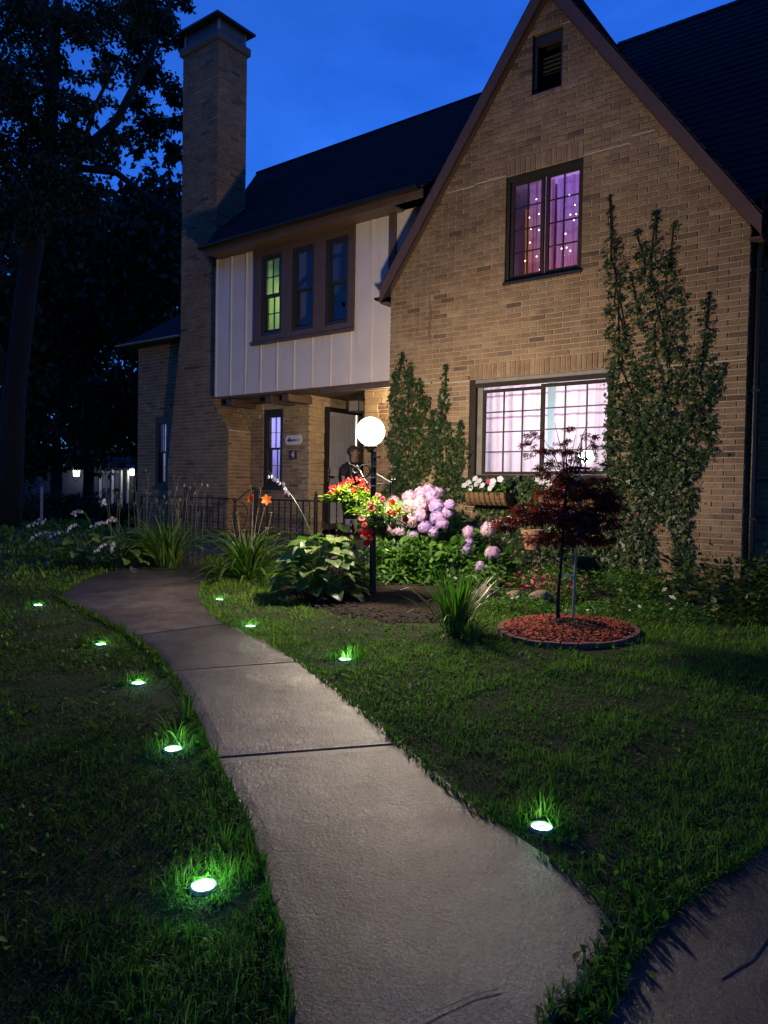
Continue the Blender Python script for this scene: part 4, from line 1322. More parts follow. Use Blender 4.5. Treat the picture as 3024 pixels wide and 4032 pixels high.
# fingers
for base, sy in ((12, 1), (16, -1)):
    bx, by, bz = J[base][:3]
    for q, (dx, L) in enumerate(((-.018, .058), (-.006, .068), (.006, .065), (.017, .052))):
        i0 = len(J)
        J.append((bx+dx, by, bz-.045, .008)); J.append((bx+dx+.004, by-.006*sy, bz-.045-L*.5, .0075)); J.append((bx+dx+.010, by-.015*sy, bz-.045-L, .006))
        Ed += [(base, i0), (i0, i0+1), (i0+1, i0+2)]
    i0 = len(J)
    J.append((bx+.03, by-.01*sy, bz-.02, .009)); J.append((bx+.042, by-.02*sy, bz-.055, .0075))
    Ed += [(base, i0), (i0, i0+1)]
def place(name, me, parent): 
    o = bpy.data.objects.new(name, me); C.objects.link(o); o.parent = parent; return o
body = place('body', skin_mesh('body', J, Ed, M_SKIN), person)
SJ = [(0,0,.80,.15,.175), (0,0,.90,.145,.17), (0,0,1.02,.135,.165), (0,0,1.15,.14,.175), (0,0,1.25,.125,.16), (0,0,1.32,.075,.085), (0,.16,1.25,.075,.075), (-.015,.215,1.13,.07,.07), (-.02,.245,1.03,.068,.068), (0,-.16,1.25,.075,.075), (-.02,-.22,1.13,.07,.07), (-.03,-.26,1.03,.068,.068)]
place('shirt', skin_mesh('shirt', SJ, [(0,1),(1,2),(2,3),(3,4),(4,5),(4,6),(6,7),(7,8),(4,9),(9,10),(10,11)], M_SHIRT), person)
TJ = [(0,0,.86,.14,.165), (0,.0,.80,.135,.16), (0,.085,.72,.10,.10), (.02,.09,.45,.08,.08), (0,.09,.14,.07,.07), (0,-.085,.72,.10,.10), (0,-.09,.45,.08,.08), (-.03,-.09,.14,.07,.07)]
place('trousers', skin_mesh('trousers', TJ, [(0,1),(1,2),(2,3),(3,4),(1,5),(5,6),(6,7)], M_PANTS), person)
b = MB()
b.sphere((0, 0, 1.515), .098, 16, 10, sz=.98)
hair = b.build('hair', M_HAIR, person, smooth=True, keep=False)
for v in hair.data.vertices:
    if v.co.x > .045: v.co.x = .045+(v.co.x-.045)*.35
    if v.co.z < 1.49: v.co.z = 1.49+(v.co.z-1.49)*.55; v.co.x = min(v.co.x, .02)
b = MB()
b.tube([(.098, 0, 1.50), (.128, 0, 1.465), (.10, 0, 1.455)], [.008, .013, .010], 6)          # nose
for s_ in (-1, 1):
    b.sphere((.012, s_*.078, 1.475), .018, 8, 6, sz=1.5)                                     # ears
b.tube([(.10, -.022, 1.425), (.106, 0, 1.424), (.10, .022, 1.425)], .006, 6)
b.build('face', M_SKIN, person, smooth=True, keep=False)
b = MB()
for s_ in (-1, 1): b.sphere((.097, s_*.032, 1.497), .009, 8, 6)
b.build('eye', M_BLACK, person, keep=False)
b = MB()
for s_ in (-1, 1): b.bbox(-.06 if s_ > 0 else -.09, .17 if s_ > 0 else .14, s_*.09-.042, s_*.09+.042, 0, .055, .015)
b.build('shoes', M_BLACK, person, keep=False)

# ------------------------------------------------------------------ GROUND LIGHTS along the path
M_LED = emit('led_white', (.66, 1.0, .95), 16)
M_LED2 = emit('led_dim_centre', (.35, .85, .95), .9)
def ground_light(x, y, label, r=.039, power=1.0, n=0):
    z = gz(y)+gnoise(x, y)-.001
    g_ = empty('path_light', (x, y, z)); tag(g_, label, 'path light', 'round solar lights set in the grass along the path')
    bb = MB(); bb.lathe([(r+.012, -.03), (r+.012, .004), (r+.004, .010), (r, .008), (r, .0), (r, -.03)], (0, 0, 0), 20); bb.build('rim', M_STEEL, g_, smooth=True, keep=False)
    bb = MB(); bb.lathe([(r*.42, .0075), (r*.7, .007), (r, .002)], (0, 0, 0), 20); bb.build('led_ring', M_LED, g_, keep=False)
    bb = MB(); bb.lathe([(.0, .009), (r*.42, .0078)], (0, 0, 0), 14); bb.build('solar_cell', M_LED2, g_, keep=False)
    # a few blades lie across the lens
    rr_ = np.random.default_rng(int(abs(x*100)))
    nb_ = 16
    ang = rr_.random(nb_)*2*PI
    Pb = np.stack([np.cos(ang)*r*1.25, np.sin(ang)*r*1.25, np.full(nb_, .0)], 1)
    Ab = np.stack([-np.cos(ang)*.5+rr_.normal(size=nb_)*.5, -np.sin(ang)*.5+rr_.normal(size=nb_)*.5, np.full(nb_, .45)], 1)
    BL = [(-.04, 0, 0), (.04, 0, 0), (.032, .5, .0), (-.032, .5, .0), (0, 1, -.12)]
    ob_ = scatter('stray_blade', BL, [(0,1,2),(0,2,3),(3,2,4)], Pb, Ab, rr_.normal(size=(nb_, 3))+[0, 0, 1], rr_.uniform(.04, .085, nb_), rr_.random(nb_)*.6+.2, G_GRASS, None)
    ob_.parent = g_; ob_['kind'] = 'stuff'
    l = bpy.data.lights.new('path_light_beam', 'POINT'); l.color = (.36, 1.0, .74); l.energy = .9*power; l.shadow_soft_size = .03
    lo = bpy.data.objects.new('path_light_beam', l); C.objects.link(lo); lo.parent = g_; lo.location = (0, 0, .03)
LIGHTS = [(-7.2, 3.81, 'farthest glowing ground light on the left side of the path, by the landing'),
          (-5.28, 3.30, 'second farthest glowing ground light left of the path'),
          (-4.12, 2.84, 'middle glowing ground light left of the path, beside the second joint'),
          (-3.07, 2.32, 'second nearest glowing ground light left of the path, with long blades behind'),
          (-2.01, 1.65, 'nearest and brightest glowing ground light, left of the path in long grass'),
          (-5.93, 5.03, 'farthest glowing ground light right of the path, below the daylilies'),
          (-4.73, 4.35, 'glowing ground light right of the path, beside the pale slab joint'),
          (-3.37, 3.99, 'glowing ground light right of the path in a bright green tuft'),
          (-1.23, 2.64, 'nearest ground light right of the path, half covered by grass')]
for i, (x, y, lb) in enumerate(LIGHTS): ground_light(x, y, lb, power=(.7, .6, .9, 1.3, 1.7, .6, .6, 1.3, .22)[i])

# ------------------------------------------------------------------ MULCH RING with edging
ring = empty('tree_ring', (RING_C[0], RING_C[1], gz(RING_C[1])))
tag(ring, 'round bed of red mulch edged with low reddish blocks under the maple', 'flower bed')
M_EDGE = mat('red_edging', (.20, .075, .05), (.13, .05, .035), .85, 14, .4)
RX, RYY = .55, .62
def ringp(a, k=1.0): return (RING_C[0]+RX*k*math.cos(a), RING_C[1]+RYY*k*math.sin(a))
for i in range(26):
    a0 = 2*PI*i/26+.01; a1 = 2*PI*(i+1)/26-.01
    vs = []
    for (a, k_) in ((a0, 1), (a1, 1), (a1, .90), (a0, .90)):
        x, y = ringp(a, k_); vs.append((x, y, gz(y)-.02))
    dz_ = .040+.008*rnd.random()
    for (a, k_) in ((a0, .995), (a1, .995), (a1, .905), (a0, .905)):
        x, y = ringp(a, k_); vs.append((x, y, gz(y)+dz_))
    bb = MB(); bb.add(vs, [(4,5,6,7),(0,1,5,4),(1,2,6,5),(2,3,7,6),(3,0,4,7)]); bb.build('edging_block', M_EDGE, ring)
vs = []; fs = []
for r in range(7):
    for i in range(32):
        a = 2*PI*i/32; x, y = ringp(a, .93*r/6)
        vs.append((x, y, gz(y)+.026+.03*(1-(r/6)**2)+.01*rnd.random()))
for r in range(6):
    for i in range(32): fs.append((r*32+i, r*32+(i+1) % 32, (r+1)*32+(i+1) % 32, (r+1)*32+i))
bb = MB(); bb.add(vs, fs); bb.build('mulch', M_MULCH, ring)
def chips(name, P, smin, smax, m, parent, kind='stuff'):
    n_ = len(P)
    A = rng.normal(size=(n_, 3)); A[:, 2] *= .35
    Nn = np.tile([0, 0, 1.0], (n_, 1))+rng.normal(size=(n_, 3))*.35
    tv = [(-.25,-.5,0), (.25,-.45,0), (.2,.5,.0), (-.22,.48,0), (-.2,-.45,.12), (.2,-.4,.12), (.15,.45,.12), (-.17,.43,.12)]
    tf = [(4,5,6,7),(0,1,5,4),(1,2,6,5),(2,3,7,6),(3,0,4,7)]
    o = scatter(name, tv, tf, P, A, Nn, rng.uniform(smin, smax, n_), rng.random(n_), m, parent)
    o['kind'] = kind; return o
def chipmat(name, stops):
    m, nt, bs = nodes(name)
    a = N(nt, 'ShaderNodeAttribute', attribute_name='tint')
    nt.links.new(ramp(nt, a.outputs['Fac'], stops), bs.inputs['Base Color']); bs.inputs['Roughness'].default_value = .85; bs.inputs['Specular IOR Level'].default_value = .2
    return m
M_CHIP = chipmat('mulch_chip', [(0, (.06, .016, .010)), (.4, (.25, .045, .022)), (.8, (.42, .085, .038)), (1, (.40, .17, .09))])
n_ = 3200
a = rng.random(n_)*2*PI; k_ = np.sqrt(rng.random(n_))*.90
x = RING_C[0]+RX*k_*np.cos(a); y = RING_C[1]+RYY*k_*np.sin(a)
P = np.stack([x, y, gzv(y)+.036+.03*(1-k_**2)], 1)
chips('mulch_chips', P, .018, .05, M_CHIP, ring)
M_DARKSOIL = chipmat('dark_clod', [(0, (.012, .010, .008)), (.6, (.035, .026, .02)), (1, (.09, .07, .055))])
n_ = 600
a = rng.random(n_)*2*PI; k_ = np.sqrt(rng.random(n_))
x = RING_C[0]+.05+.28*k_*np.cos(a); y = RING_C[1]+.05+.22*k_*np.sin(a)
P = np.stack([x, y, gzv(y)+.056+.045*(1-k_**2)], 1)
chips('soil_clods', P, .012, .035, M_DARKSOIL, ring)

# clods and litter in the garden bed
pp = []
while len(pp) < 5200:
    x = rng.uniform(-6.7, -1.5); y = rng.uniform(5.0, 8.8)
    if inpoly([x], [y], BED)[0] and (x-RING_C[0])**2+(y-RING_C[1])**2 > .35: pp.append((x, y, gz(y)+.03))
chips('soil_clods', np.array(pp), .008, .045, M_DARKSOIL, None)

# stones edging the bed
M_FSTONE = mat('field_stone', (.27, .20, .13), (.15, .115, .08), .95, 9, .9, bscale=30, bdist=.015, spec=.15)
def rock(c, s_, label, seed, m=M_FSTONE):
    bm = bmesh.new(); bmesh.ops.create_icosphere(bm, subdivisions=3, radius=1)
    for v in bm.verts:
        d = 1+.28*mnoise.noise(v.co*1.4+Vector((seed, 0, 0)))+.10*mnoise.noise(v.co*4+Vector((0, seed, 0)))
        v.co = Vector((v.co.x*s_[0]*d, v.co.y*s_[1]*d, max(v.co.z*d, -.5)*s_[2]))
    bb = MB(); bb.addbm(bm)
    o = bb.build('stone', m, smooth=True); o.location = c; o.rotation_euler = (0, 0, seed)
    return tag(o, label, 'stone')
rock((-3.80, 6.70, gz(6.7)+.05), (.13, .10, .09), 'rough tan field stone at the left end of the low stone edging', 1.3)
rock((-3.55, 6.85, gz(6.9)+.045), (.17, .08, .06), 'long flat tan stone in the middle of the low stone edging', 2.1)
rock((-3.27, 6.88, gz(6.9)+.05), (.12, .08, .075), 'tan stone at the right end of the low edging near the maple stake', 3.7)
rock((-6.95, 7.95, .40), (.16, .12, .12), 'grainy tan rock at the foot of the porch below the railing post', 4.4)
rock((-6.62, 7.90, .40), (.17, .10, .10), 'pale angular rock behind the large hosta', 5.2, mat('pale_stone', (.5, .46, .4), (.38, .34, .29), .9, 12, .4))
rock((-2.15, 7.6, gz(7.6)+.02), (.32, .14, .035), 'flat grey paving stone at the shady foot of the right ivy', 6.0, mat('grey_stone', (.2, .19, .18), (.12, .115, .11), .9, 12, .4))

# terracotta pot, basement window under the maple
pt = empty('flower_pot', (-3.95, 8.05, gz(8.05))); tag(pt, 'weathered terracotta pot on a stand in the ivy behind the maple', 'pot')
b = MB(); b.lathe([(.0, .42), (.085, .42), (.12, .60), (.135, .60), (.137, .65), (.12, .65), (.105, .60), (.0, .60)], (0, 0, 0), 20); b.build('pot', M_TERRA, pt, smooth=False, keep=False)
b = MB()
for k_ in range(3): a0 = 2*PI*k_/3; b.tube([(.09*math.cos(a0), .09*math.sin(a0), .42), (.13*math.cos(a0), .13*math.sin(a0), .0)], .008, 6)
b.lathe([(.095, .41), (.10, .415), (.095, .42)], (0, 0, 0), 16)
b.build('stand', M_IRON, pt, keep=False)
w = frame(-4.22, -3.62, .42, .80, YF-.02, YF+.03, .035, M_WHITE); sash(w, -4.185, -3.655, .455, .765, YF-.005, 2, 1, M_WHITE, .02)
w['label'] = 'low white framed basement window half hidden by ivy'

# marker pole with reflective band on the far lawn
mp = empty('marker_pole', (-19.5, 10.4, gz(10))); tag(mp, 'thin pale marker pole standing on the dark lawn at far left', 'pole')
b = MB(); b.tube([(0, 0, 0), (.01, 0, 1.05)], .035, 8); b.build('pole', mat('pale_pole', (.5, .45, .38), (.3, .26, .22), .7, 25), mp, keep=False)
b = MB(); b.lathe([(.038, 1.02), (.06, 1.06), (.0, 1.09)], (.01, 0, 0), 8); b.build('cap', M_STEEL, mp, keep=False)

# twigs on the path
def twig(pts, r, label):
    bb = MB(); bb.tube(pts, [r, r*1.1, r*.9, r*.5][:len(pts)], 6); o = bb.build('twig', mat('dry_twig', (.22, .18, .14), (.12, .1, .08), .9, 30)); tag(o, label, 'twig')
twig([(-.94, 1.78, gz(1.8)+.020), (-.985, 1.72, gz(1.72)+.022), (-1.03, 1.63, gz(1.65)+.021), (-1.06, 1.53, gz(1.55)+.020)], .0008, 'curved dark twig lying on the nearest path slab')
twig([(-.40, 2.42, gz(2.42)+.013), (-.42, 2.30, gz(2.3)+.015), (-.47, 2.16, gz(2.16)+.013)], .0013, 'pale peeled twig lying on the dark sidewalk')

# ------------------------------------------------------------------ PLANTS
G_IVY = leaf_mat('ivy_leaf', [(0, (.010, .024, .007)), (.5, (.034, .065, .016)), (.85, (.085, .13, .026)), (1, (.22, .17, .03))], .4, .25)
G_HOSTA = leaf_mat('hosta_leaf', [(0, (.045, .10, .025)), (.6, (.12, .20, .048)), (1, (.27, .33, .12))], .42, .25)
G_LILY = leaf_mat('strap_leaf', [(0, (.035, .075, .012)), (.5, (.09, .17, .028)), (.9, (.18, .27, .05)), (1, (.26, .28, .09))], .4, .3)
G_BUSH = leaf_mat('bush_leaf', [(0, (.03, .07, .015)), (.5, (.07, .16, .025)), (1, (.13, .25, .045))], .4, .3)
G_YEL = leaf_mat('yellow_green_leaf', [(0, (.06, .12, .02)), (.5, (.17, .26, .03)), (1, (.36, .38, .04))], .45, .35)
G_MAPLE = leaf_mat('red_maple_leaf', [(0, (.028, .010, .010)), (.6, (.075, .018, .014)), (1, (.17, .045, .022))], .45, .3, (.5, .2, .15))
G_TREE = leaf_mat('tree_leaf', [(0, (.008, .014, .006)), (.6, (.018, .032, .012)), (1, (.035, .05, .02))], .6, .2)
G_RED = leaf_mat('red_petal', [(0, (.40, .012, .012)), (.6, (.62, .03, .03)), (1, (.75, .12, .10))], .5, .3, (.6, .15, .15))
G_WHITE = leaf_mat('white_petal', [(0, (.62, .60, .66)), (1, (.8, .78, .8))], .5, .3, (.25, .25, .25))
G_PINK = leaf_mat('pink_petal', [(0, (.45, .05, .13)), (1, (.62, .16, .25))], .5, .3, (.4, .2, .25))
G_HYD = leaf_mat('hydrangea_petal', [(0, (.34, .26, .58)), (.4, (.54, .36, .60)), (.8, (.68, .42, .55)), (1, (.70, .62, .50))], .6, .3, (.25, .2, .25))
G_ORANGE = leaf_mat('orange_petal', [(0, (.65, .16, .03)), (1, (.8, .30, .06))], .5, .3, (.5, .3, .1))
G_DRY = leaf_mat('dry_stalk', [(0, (.12, .10, .06)), (1, (.28, .23, .14))], .8, .1)
G_LILAC = leaf_mat('lilac_bell', [(0, (.42, .38, .55)), (1, (.62, .58, .70))], .6, .3, (.25, .25, .25))

OVAL_V = [(0,0,0), (-.20,.18,.03), (.20,.18,.03), (-.30,.45,.05), (.30,.45,.05), (-.20,.75,.02), (.20,.75,.02), (0,1,-.06), (0,.25,0), (0,.5,0), (0,.78,-.02)]
OVAL_F = [(0,8,1),(0,2,8),(1,8,9),(1,9,3),(2,9,8),(2,4,9),(3,9,10),(3,10,5),(4,10,9),(4,6,10),(5,10,7),(6,7,10)]
SM_V = [(0,0,0), (-.26,.45,.05), (.26,.45,.05), (0,1,-.04), (0,.45,0)]
SM_F = [(0,4,1),(0,2,4),(1,4,3),(2,3,4)]
def star_leaf(lobes, ins, spread):
    v = [(0, 0, 0)]; f = []
    out = []
    for i, (a, r) in enumerate(lobes):
        out.append((r*math.sin(a), r*math.cos(a), -.08*r))
        if i < len(lobes)-1:
            am = (a+lobes[i+1][0])/2; out.append((ins*math.sin(am), ins*math.cos(am), .03))
    for p in out: v.append(p)
    for i in range(1, len(v)-1): f.append((0, i, i+1))
    return v, f
IVY_V, IVY_F = star_leaf([(-2.2, .42), (-1.05, .62), (0, 1.0), (1.05, .62), (2.2, .42)], .33, 0)
def palmate():
    v = []; f = []
    for a, L in ((-2.0, .45), (-1.35, .72), (-.68, .93), (0, 1.05), (.68, .93), (1.35, .72), (2.0, .45)):
        b0 = len(v)
        d = (math.sin(a), math.cos(a)); n = (d[1], -d[0]); w_ = .085
        v += [(0, 0, 0), (d[0]*L*.45-n[0]*w_, d[1]*L*.45-n[1]*w_, .02), (d[0]*L, d[1]*L, -.16*L), (d[0]*L*.45+n[0]*w_, d[1]*L*.45+n[1]*w_, .02)]
        f += [(b0, b0+2, b0+1), (b0, b0+3, b0+2)]
    return v, f
PALM_V, PALM_F = palmate()
GC3 = np.array(GC)

def sway(n_, down=.6, out=None, k=.6):
    A = rng.normal(size=(n_, 3))*k
    A[:, 2] -= down
    if out is not None: A += out
    return norm(A)

# ---- ivy on the gable
IVY = dict(
 A=[(-3.44,5.07,.02),(-3.41,4.62,.04),(-3.38,4.29,.12),(-3.35,4.06,.16),(-3.34,3.78,.11),(-3.27,3.39,.15),(-3.23,3.06,.17),(-3.22,2.67,.25),(-3.19,2.39,.3),(-3.18,2.11,.33),(-3.15,1.84,.35),(-3.11,1.56,.35),(-3.08,1.29,.32),(-3.04,1.01,.3),(-3.03,.74,.27),(-3.05,.38,.24)],
 B=[(-2.88,4.76,.03),(-2.9,4.42,.05),(-2.91,4.21,.18),(-2.85,3.98,.25),(-2.82,3.71,.24),(-2.81,3.44,.22),(-2.8,3.12,.24),(-2.77,2.8,.24),(-2.76,2.48,.23),(-2.8,2.1,.24),(-2.87,1.78,.21),(-2.95,1.51,.19)],
 T1=[(-3.11,4.57,.03),(-3.04,4.23,.05),(-3.01,4.01,.06)], T2=[(-2.68,4.59,.03),(-2.7,4.28,.05),(-2.72,4.01,.06)],
 C=[(-2.28,3.74,.04),(-2.3,3.38,.07),(-2.31,3.07,.09),(-2.33,2.87,.13),(-2.35,2.61,.18),(-2.37,2.35,.2),(-2.41,2.09,.19),(-2.51,1.83,.2),(-2.55,1.57,.19),(-2.57,1.3,.15),(-2.51,1.04,.12),(-2.48,.78,.1),(-2.44,.42,.09)],
 K=[(-3.16,4.1,.03),(-3.08,3.6,.04)], K2=[(-2.56,3.6,.03),(-2.52,3.1,.05)], T3=[(-2.08,2.92,.04),(-2.16,2.73,.05),(-2.23,2.55,.07)])
IVYL = dict(
 D=[(-6.51,3.49,.03),(-6.49,3.22,.13),(-6.42,2.94,.25),(-6.36,2.54,.36),(-6.33,2.14,.36),(-6.35,1.67,.34),(-6.4,1.30,.33)], D2=[(-6.34,3.34,.03),(-6.3,2.95,.06)], D3=[(-6.18,3.05,.03),(-6.12,2.7,.06)], D4=[(-6.63,3.2,.03),(-6.6,2.9,.06)],
 E=[(-5.74,3.22,.03),(-5.76,2.83,.05),(-5.80,2.51,.11),(-5.76,2.19,.19),(-5.72,1.86,.26),(-5.61,1.6,.30),(-5.53,1.3,.42)], E2=[(-5.48,2.45,.03),(-5.46,2.0,.07)], E3=[(-5.95,2.6,.03),(-5.97,2.1,.07)])
IVYM = dict(F=[(-5.3,1.60,.10),(-4.9,1.36,.26),(-4.50,1.50,.24),(-4.25,1.46,.26),(-3.6,1.40,.28)], G=[(-5.2,1.05,.40),(-4.8,1.0,.40),(-4.4,1.05,.38),(-4.0,1.10,.38),(-3.6,1.25,.32)], H=[(-5.0,.62,.35),(-4.45,.5,.30),(-4.1,.6,.32),(-3.6,.9,.35),(-3.5,.55,.3)])
def ivy(cols, label, dens, seed, spread=.05):
    root = empty('ivy', (np.mean([c[0][0] for c in cols.values()]), YF, .4)); tag(root, label, 'ivy')
    r = np.random.default_rng(seed)
    PX_ = []; stems = MB()
    for nm, pl in cols.items():
        for (a, c) in zip(pl, pl[1:]):
            L = math.hypot(a[0]-c[0], a[1]-c[1])
            thin_ = 1-.58*min(1, max(0, ((a[1]+c[1])/2-2.0)/1.3))
            n_ = int(dens*thin_*L*max(.055, (a[2]+c[2])))+int(16*L)
            t = r.random(n_)
            w_ = a[2]+(c[2]-a[2])*t
            wob = r.uniform(-1, 1, n_)
            wob = np.sign(wob)*np.abs(wob)**.8
            px_, pz_ = (a[1]-c[1])/L, (c[0]-a[0])/L
            zz_ = a[1]+(c[1]-a[1])*t
            k_ = wob*w_*(1+.22*np.sin(zz_*8.3+seed*np.sign(wob))+.16*np.sin(zz_*21+2*np.sign(wob)))*np.where(r.random(n_) < .07, 1.6, 1)
            x = a[0]+(c[0]-a[0])*t+k_*px_+r.normal(size=n_)*.012
            z = a[1]+(c[1]-a[1])*t+k_*pz_+r.normal(size=n_)*.02
            dep = .02+r.random(n_)**1.5*np.minimum(.11, .03+w_*.35)*(1-.6*np.abs(wob))
            PX_.append(np.stack([x, YF-dep, z], 1))
        for s_ in range(1 if len(pl) < 5 else 3):
            o_ = [r.uniform(-.5, .5) for _ in pl]
            stems.tube([(p[0]+o_[i]*p[2], YF-.018, p[1]) for i, p in enumerate(pl)][::-1], [.007]*len(pl), 5)
    P = np.concatenate(PX_)
    P = P[P[:, 2] > .33]
    keep_ = ~((P[:, 0] > BW[0]+.05) & (P[:, 0] < BW[1]-.1) & (P[:, 2] > BW[2]+.06) & (P[:, 2] < BW[3]) & (r.random(len(P)) < .93))
    P = P[keep_]
    n_ = len(P)
    A = np.stack([r.normal(size=n_)*.55, -np.abs(r.normal(size=n_))*.35, -.7+r.normal(size=n_)*.4], 1)
    Nn = np.stack([r.normal(size=n_)*.45, -np.ones(n_), .45+r.normal(size=n_)*.45], 1)
    # every leaf blade is folded along its rib: use the star template
    o = scatter('leaves', IVY_V, IVY_F, P, A, Nn, r.uniform(.020, .066, n_), np.clip(r.beta(2, 2.4, n_)+.25*(r.random(n_) > .97), 0, 1), G_IVY, root)
    o['kind'] = 'stuff'
    stems.build('vine', M_BARK, root)['kind'] = 'stuff'
ivy(IVY, 'tall dark green ivy climbing the gable right of the big window', 2100, 3)
ivy(IVYL, 'bushy ivy climbing the left corner of the gable beside the globe lamp', 3000, 4)
ivy(IVYM, 'low ivy spreading over the wall under the big window', 2600, 5)
b = MB()
for x, z0_, z1_ in ((-6.04, 3.62, 4.28), (-6.02, 3.52, 4.1), (-6.24, 3.7, 4.12)):
    b.tube([(x+.01*math.sin(z*13), YF-.014, z) for z in np.linspace(z0_, z1_, 8)], .0035, 4)
o = b.build('dead_vine', mat('dead_vine', (.12, .05, .03), None, .9, 20)); tag(o, 'dry reddish vine stems stuck to the brick under the left eave', 'vine')

# ---- generic strap leaved plants
def straps(name, c, n_, L, W, m, lean=.9, seed=1, parent=None, base=.08, stiff=.5, segs=7, tmin=0.):
    r = np.random.default_rng(seed)
    V = []; F = []; T = []
    for i in range(n_):
        az = r.random()*2*PI; l = L*r.uniform(.6, 1.1); w_ = W*r.uniform(.7, 1.15)
        el = PI/2-lean*abs(r.normal())*.45-.06
        d = np.array([math.cos(az), math.sin(az)]); 
        p = np.array([c[0]+d[0]*base*r.random(), c[1]+d[1]*base*r.random(), c[2]]); 
        side = np.array([-d[1], d[0], 0.])
        tw = r.normal()*.35
        b0 = len(V); t_ = min(1, max(tmin, r.beta(2, 2)+.35*(r.random() > .95)))
        e = el
        for k in range(segs+1):
            s_ = k/segs
            ww = w_*(1-.1*(1-s_))*(1-s_**3)*.5+.0006
            ph = tw*s_
            sv = side*math.cos(ph)+np.array([0, 0, 1.])*math.sin(ph)*.6
            V.append(p-sv*ww); V.append(p+np.array([0, 0, -.25*ww])); V.append(p+sv*ww); T += [t_*(.8+.2*s_)]*3
            e2 = e-(1-stiff)*s_*3.0*l/L/segs*2.0
            e = e2
            step = l/segs
            p = p+np.array([d[0]*math.cos(e), d[1]*math.cos(e), math.sin(e)])*step
            if p[2] < c[2]+.01: p[2] = c[2]+.01+.005*r.random()
        for k in range(segs):
            q = b0+k*3
            F += [(q, q+1, q+4, q+3), (q+1, q+2, q+5, q+4)]
    o = bulk(name, np.array(V), np.array(F), np.array(T), m, parent, smooth=True)
    return o

def stalk(bb, p0, p1, r=.004, bend=.03):
    p0 = Vector(p0); p1 = Vector(p1); m_ = (p0+p1)/2+Vector((rnd.uniform(-bend, bend), rnd.uniform(-bend, bend), 0))
    bb.tube([p0, m_, p1], [r, r*.9, r*.6], 5)

# daylily beside the landing, right clump with two orange flowers
dl = empty('daylily', (-6.95, 6.35, gz(6.35))); tag(dl, 'arching green daylily clump with two orange flowers right of the landing', 'daylily')
straps('leaves', (-6.95, 6.35, gz(6.35)), 210, .88, .028, G_LILY, 1.25, 21, dl, .14, .40)['kind'] = 'stuff'
b = MB()
tips = []
for (dx, dy, h) in ((.02, .05, .98), (.20, .10, .97), (-.30, .10, .80), (-.22, .0, .78), (.32, 0, .62), (.24, .15, .80), (.42, .12, .55), (-.02, -.05, .58), (.1, .1, 1.1), (-.45, .1, .78), (-.08,.1,1.12)):
    p1 = (-6.95+dx, 6.35+dy, gz(6.35)+h); stalk(b, (-6.95+dx*.2, 6.35+dy*.2, gz(6.35)), p1, .005); tips.append(p1)
b.build('stalk', G_DRY, dl)
def lily_flower(c, s_, m, parent, face=(0, -1, .3), pname='flower'):
    n_ = 6
    f_ = Vector(face).normalized(); x_ = f_.orthogonal().normalized(); y_ = f_.cross(x_)
    P = np.tile(np.array(c), (n_, 1)); A = []; Nn = []
    for k in range(n_):
        a = 2*PI*k/n_
        A.append(x_*math.cos(a)+y_*math.sin(a)+f_*.7); Nn.append(f_-(x_*math.cos(a)+y_*math.sin(a))*.6)
    return scatter(pname, OVAL_V, OVAL_F, P, np.array([tuple(v) for v in A]), np.array([tuple(v) for v in Nn]), np.full(n_, s_), rng.random(n_), m, parent, True)
lily_flower(tips[0], .085, G_ORANGE, dl, (-.1, -1, .1)); lily_flower(tips[1], .085, G_ORANGE, dl, (.7, -.7, .0))
for t in tips[2:]: lily_flower(t, .03, G_DRY, dl, (0, -.3, 1), 'bud')
# left daylily with dry seed stalks
dl = empty('daylily', (-8.55, 6.35, gz(6.3))); tag(dl, 'tall daylily clump with dry branching seed stalks left of the landing', 'daylily')
straps('leaves', (-8.55, 6.35, gz(6.3)), 190, .98, .026, G_LILY, 1.1, 22, dl, .16, .45)['kind'] = 'stuff'
straps('leaves', (-9.3, 6.6, gz(6.6)), 120, .72, .024, G_LILY, 1.1, 24, dl, .2, .45)['kind'] = 'stuff'
b = MB(); tips = []
for i in range(26):
    bx, by = -9.2+rnd.uniform(-.8, .8), 6.6+rnd.uniform(-.3, .35)
    h = rnd.uniform(.75, 1.25)
    top = Vector((bx+rnd.uniform(-.12, .12), by, gz(by)+h)); stalk(b, (bx, by, gz(by)), top, .0045)
    for s_ in (-1, 1):
        q = top+Vector((s_*rnd.uniform(.03, .10), rnd.uniform(-.03, .03), rnd.uniform(.03, .12))); stalk(b, top-Vector((0, 0, .08)), q, .003, .01); tips.append(q)
b.build('stalk', G_DRY, dl)['kind'] = 'stuff'
n_ = len(tips); P = np.array([tuple(t) for t in tips])
scatter('bud', SM_V, SM_F, P, np.tile([0, 0, 1.], (n_, 1))+rng.normal(size=(n_, 3))*.3, rng.normal(size=(n_, 3)), np.full(n_, .06), rng.random(n_), G_DRY, dl)['kind'] = 'stuff'

# clump of upright blades in front of the bed
ir = empty('iris', (-3.22, 5.2, gz(5.2))); tag(ir, 'upright fan of sword shaped leaves standing between the lamp post and the red ring', 'iris')
straps('leaves', (-3.22, 5.2, gz(5.2)), 120, .57, .020, G_LILY, .55, 31, ir, .12, .80)['kind'] = 'stuff'
straps('leaves', (-3.22, 5.2, gz(5.2)), 26, .58, .012, G_LILY, 1.4, 32, ir, .12, .45)['kind'] = 'stuff'
dt = straps('grass_tuft', (-2.98, 5.02, gz(5.0)), 60, .22, .008, G_LILY, 1.2, 33, None, .10, .6); tag(dt, 'low dark grass tuft at the foot of the iris clump', 'grass tuft')

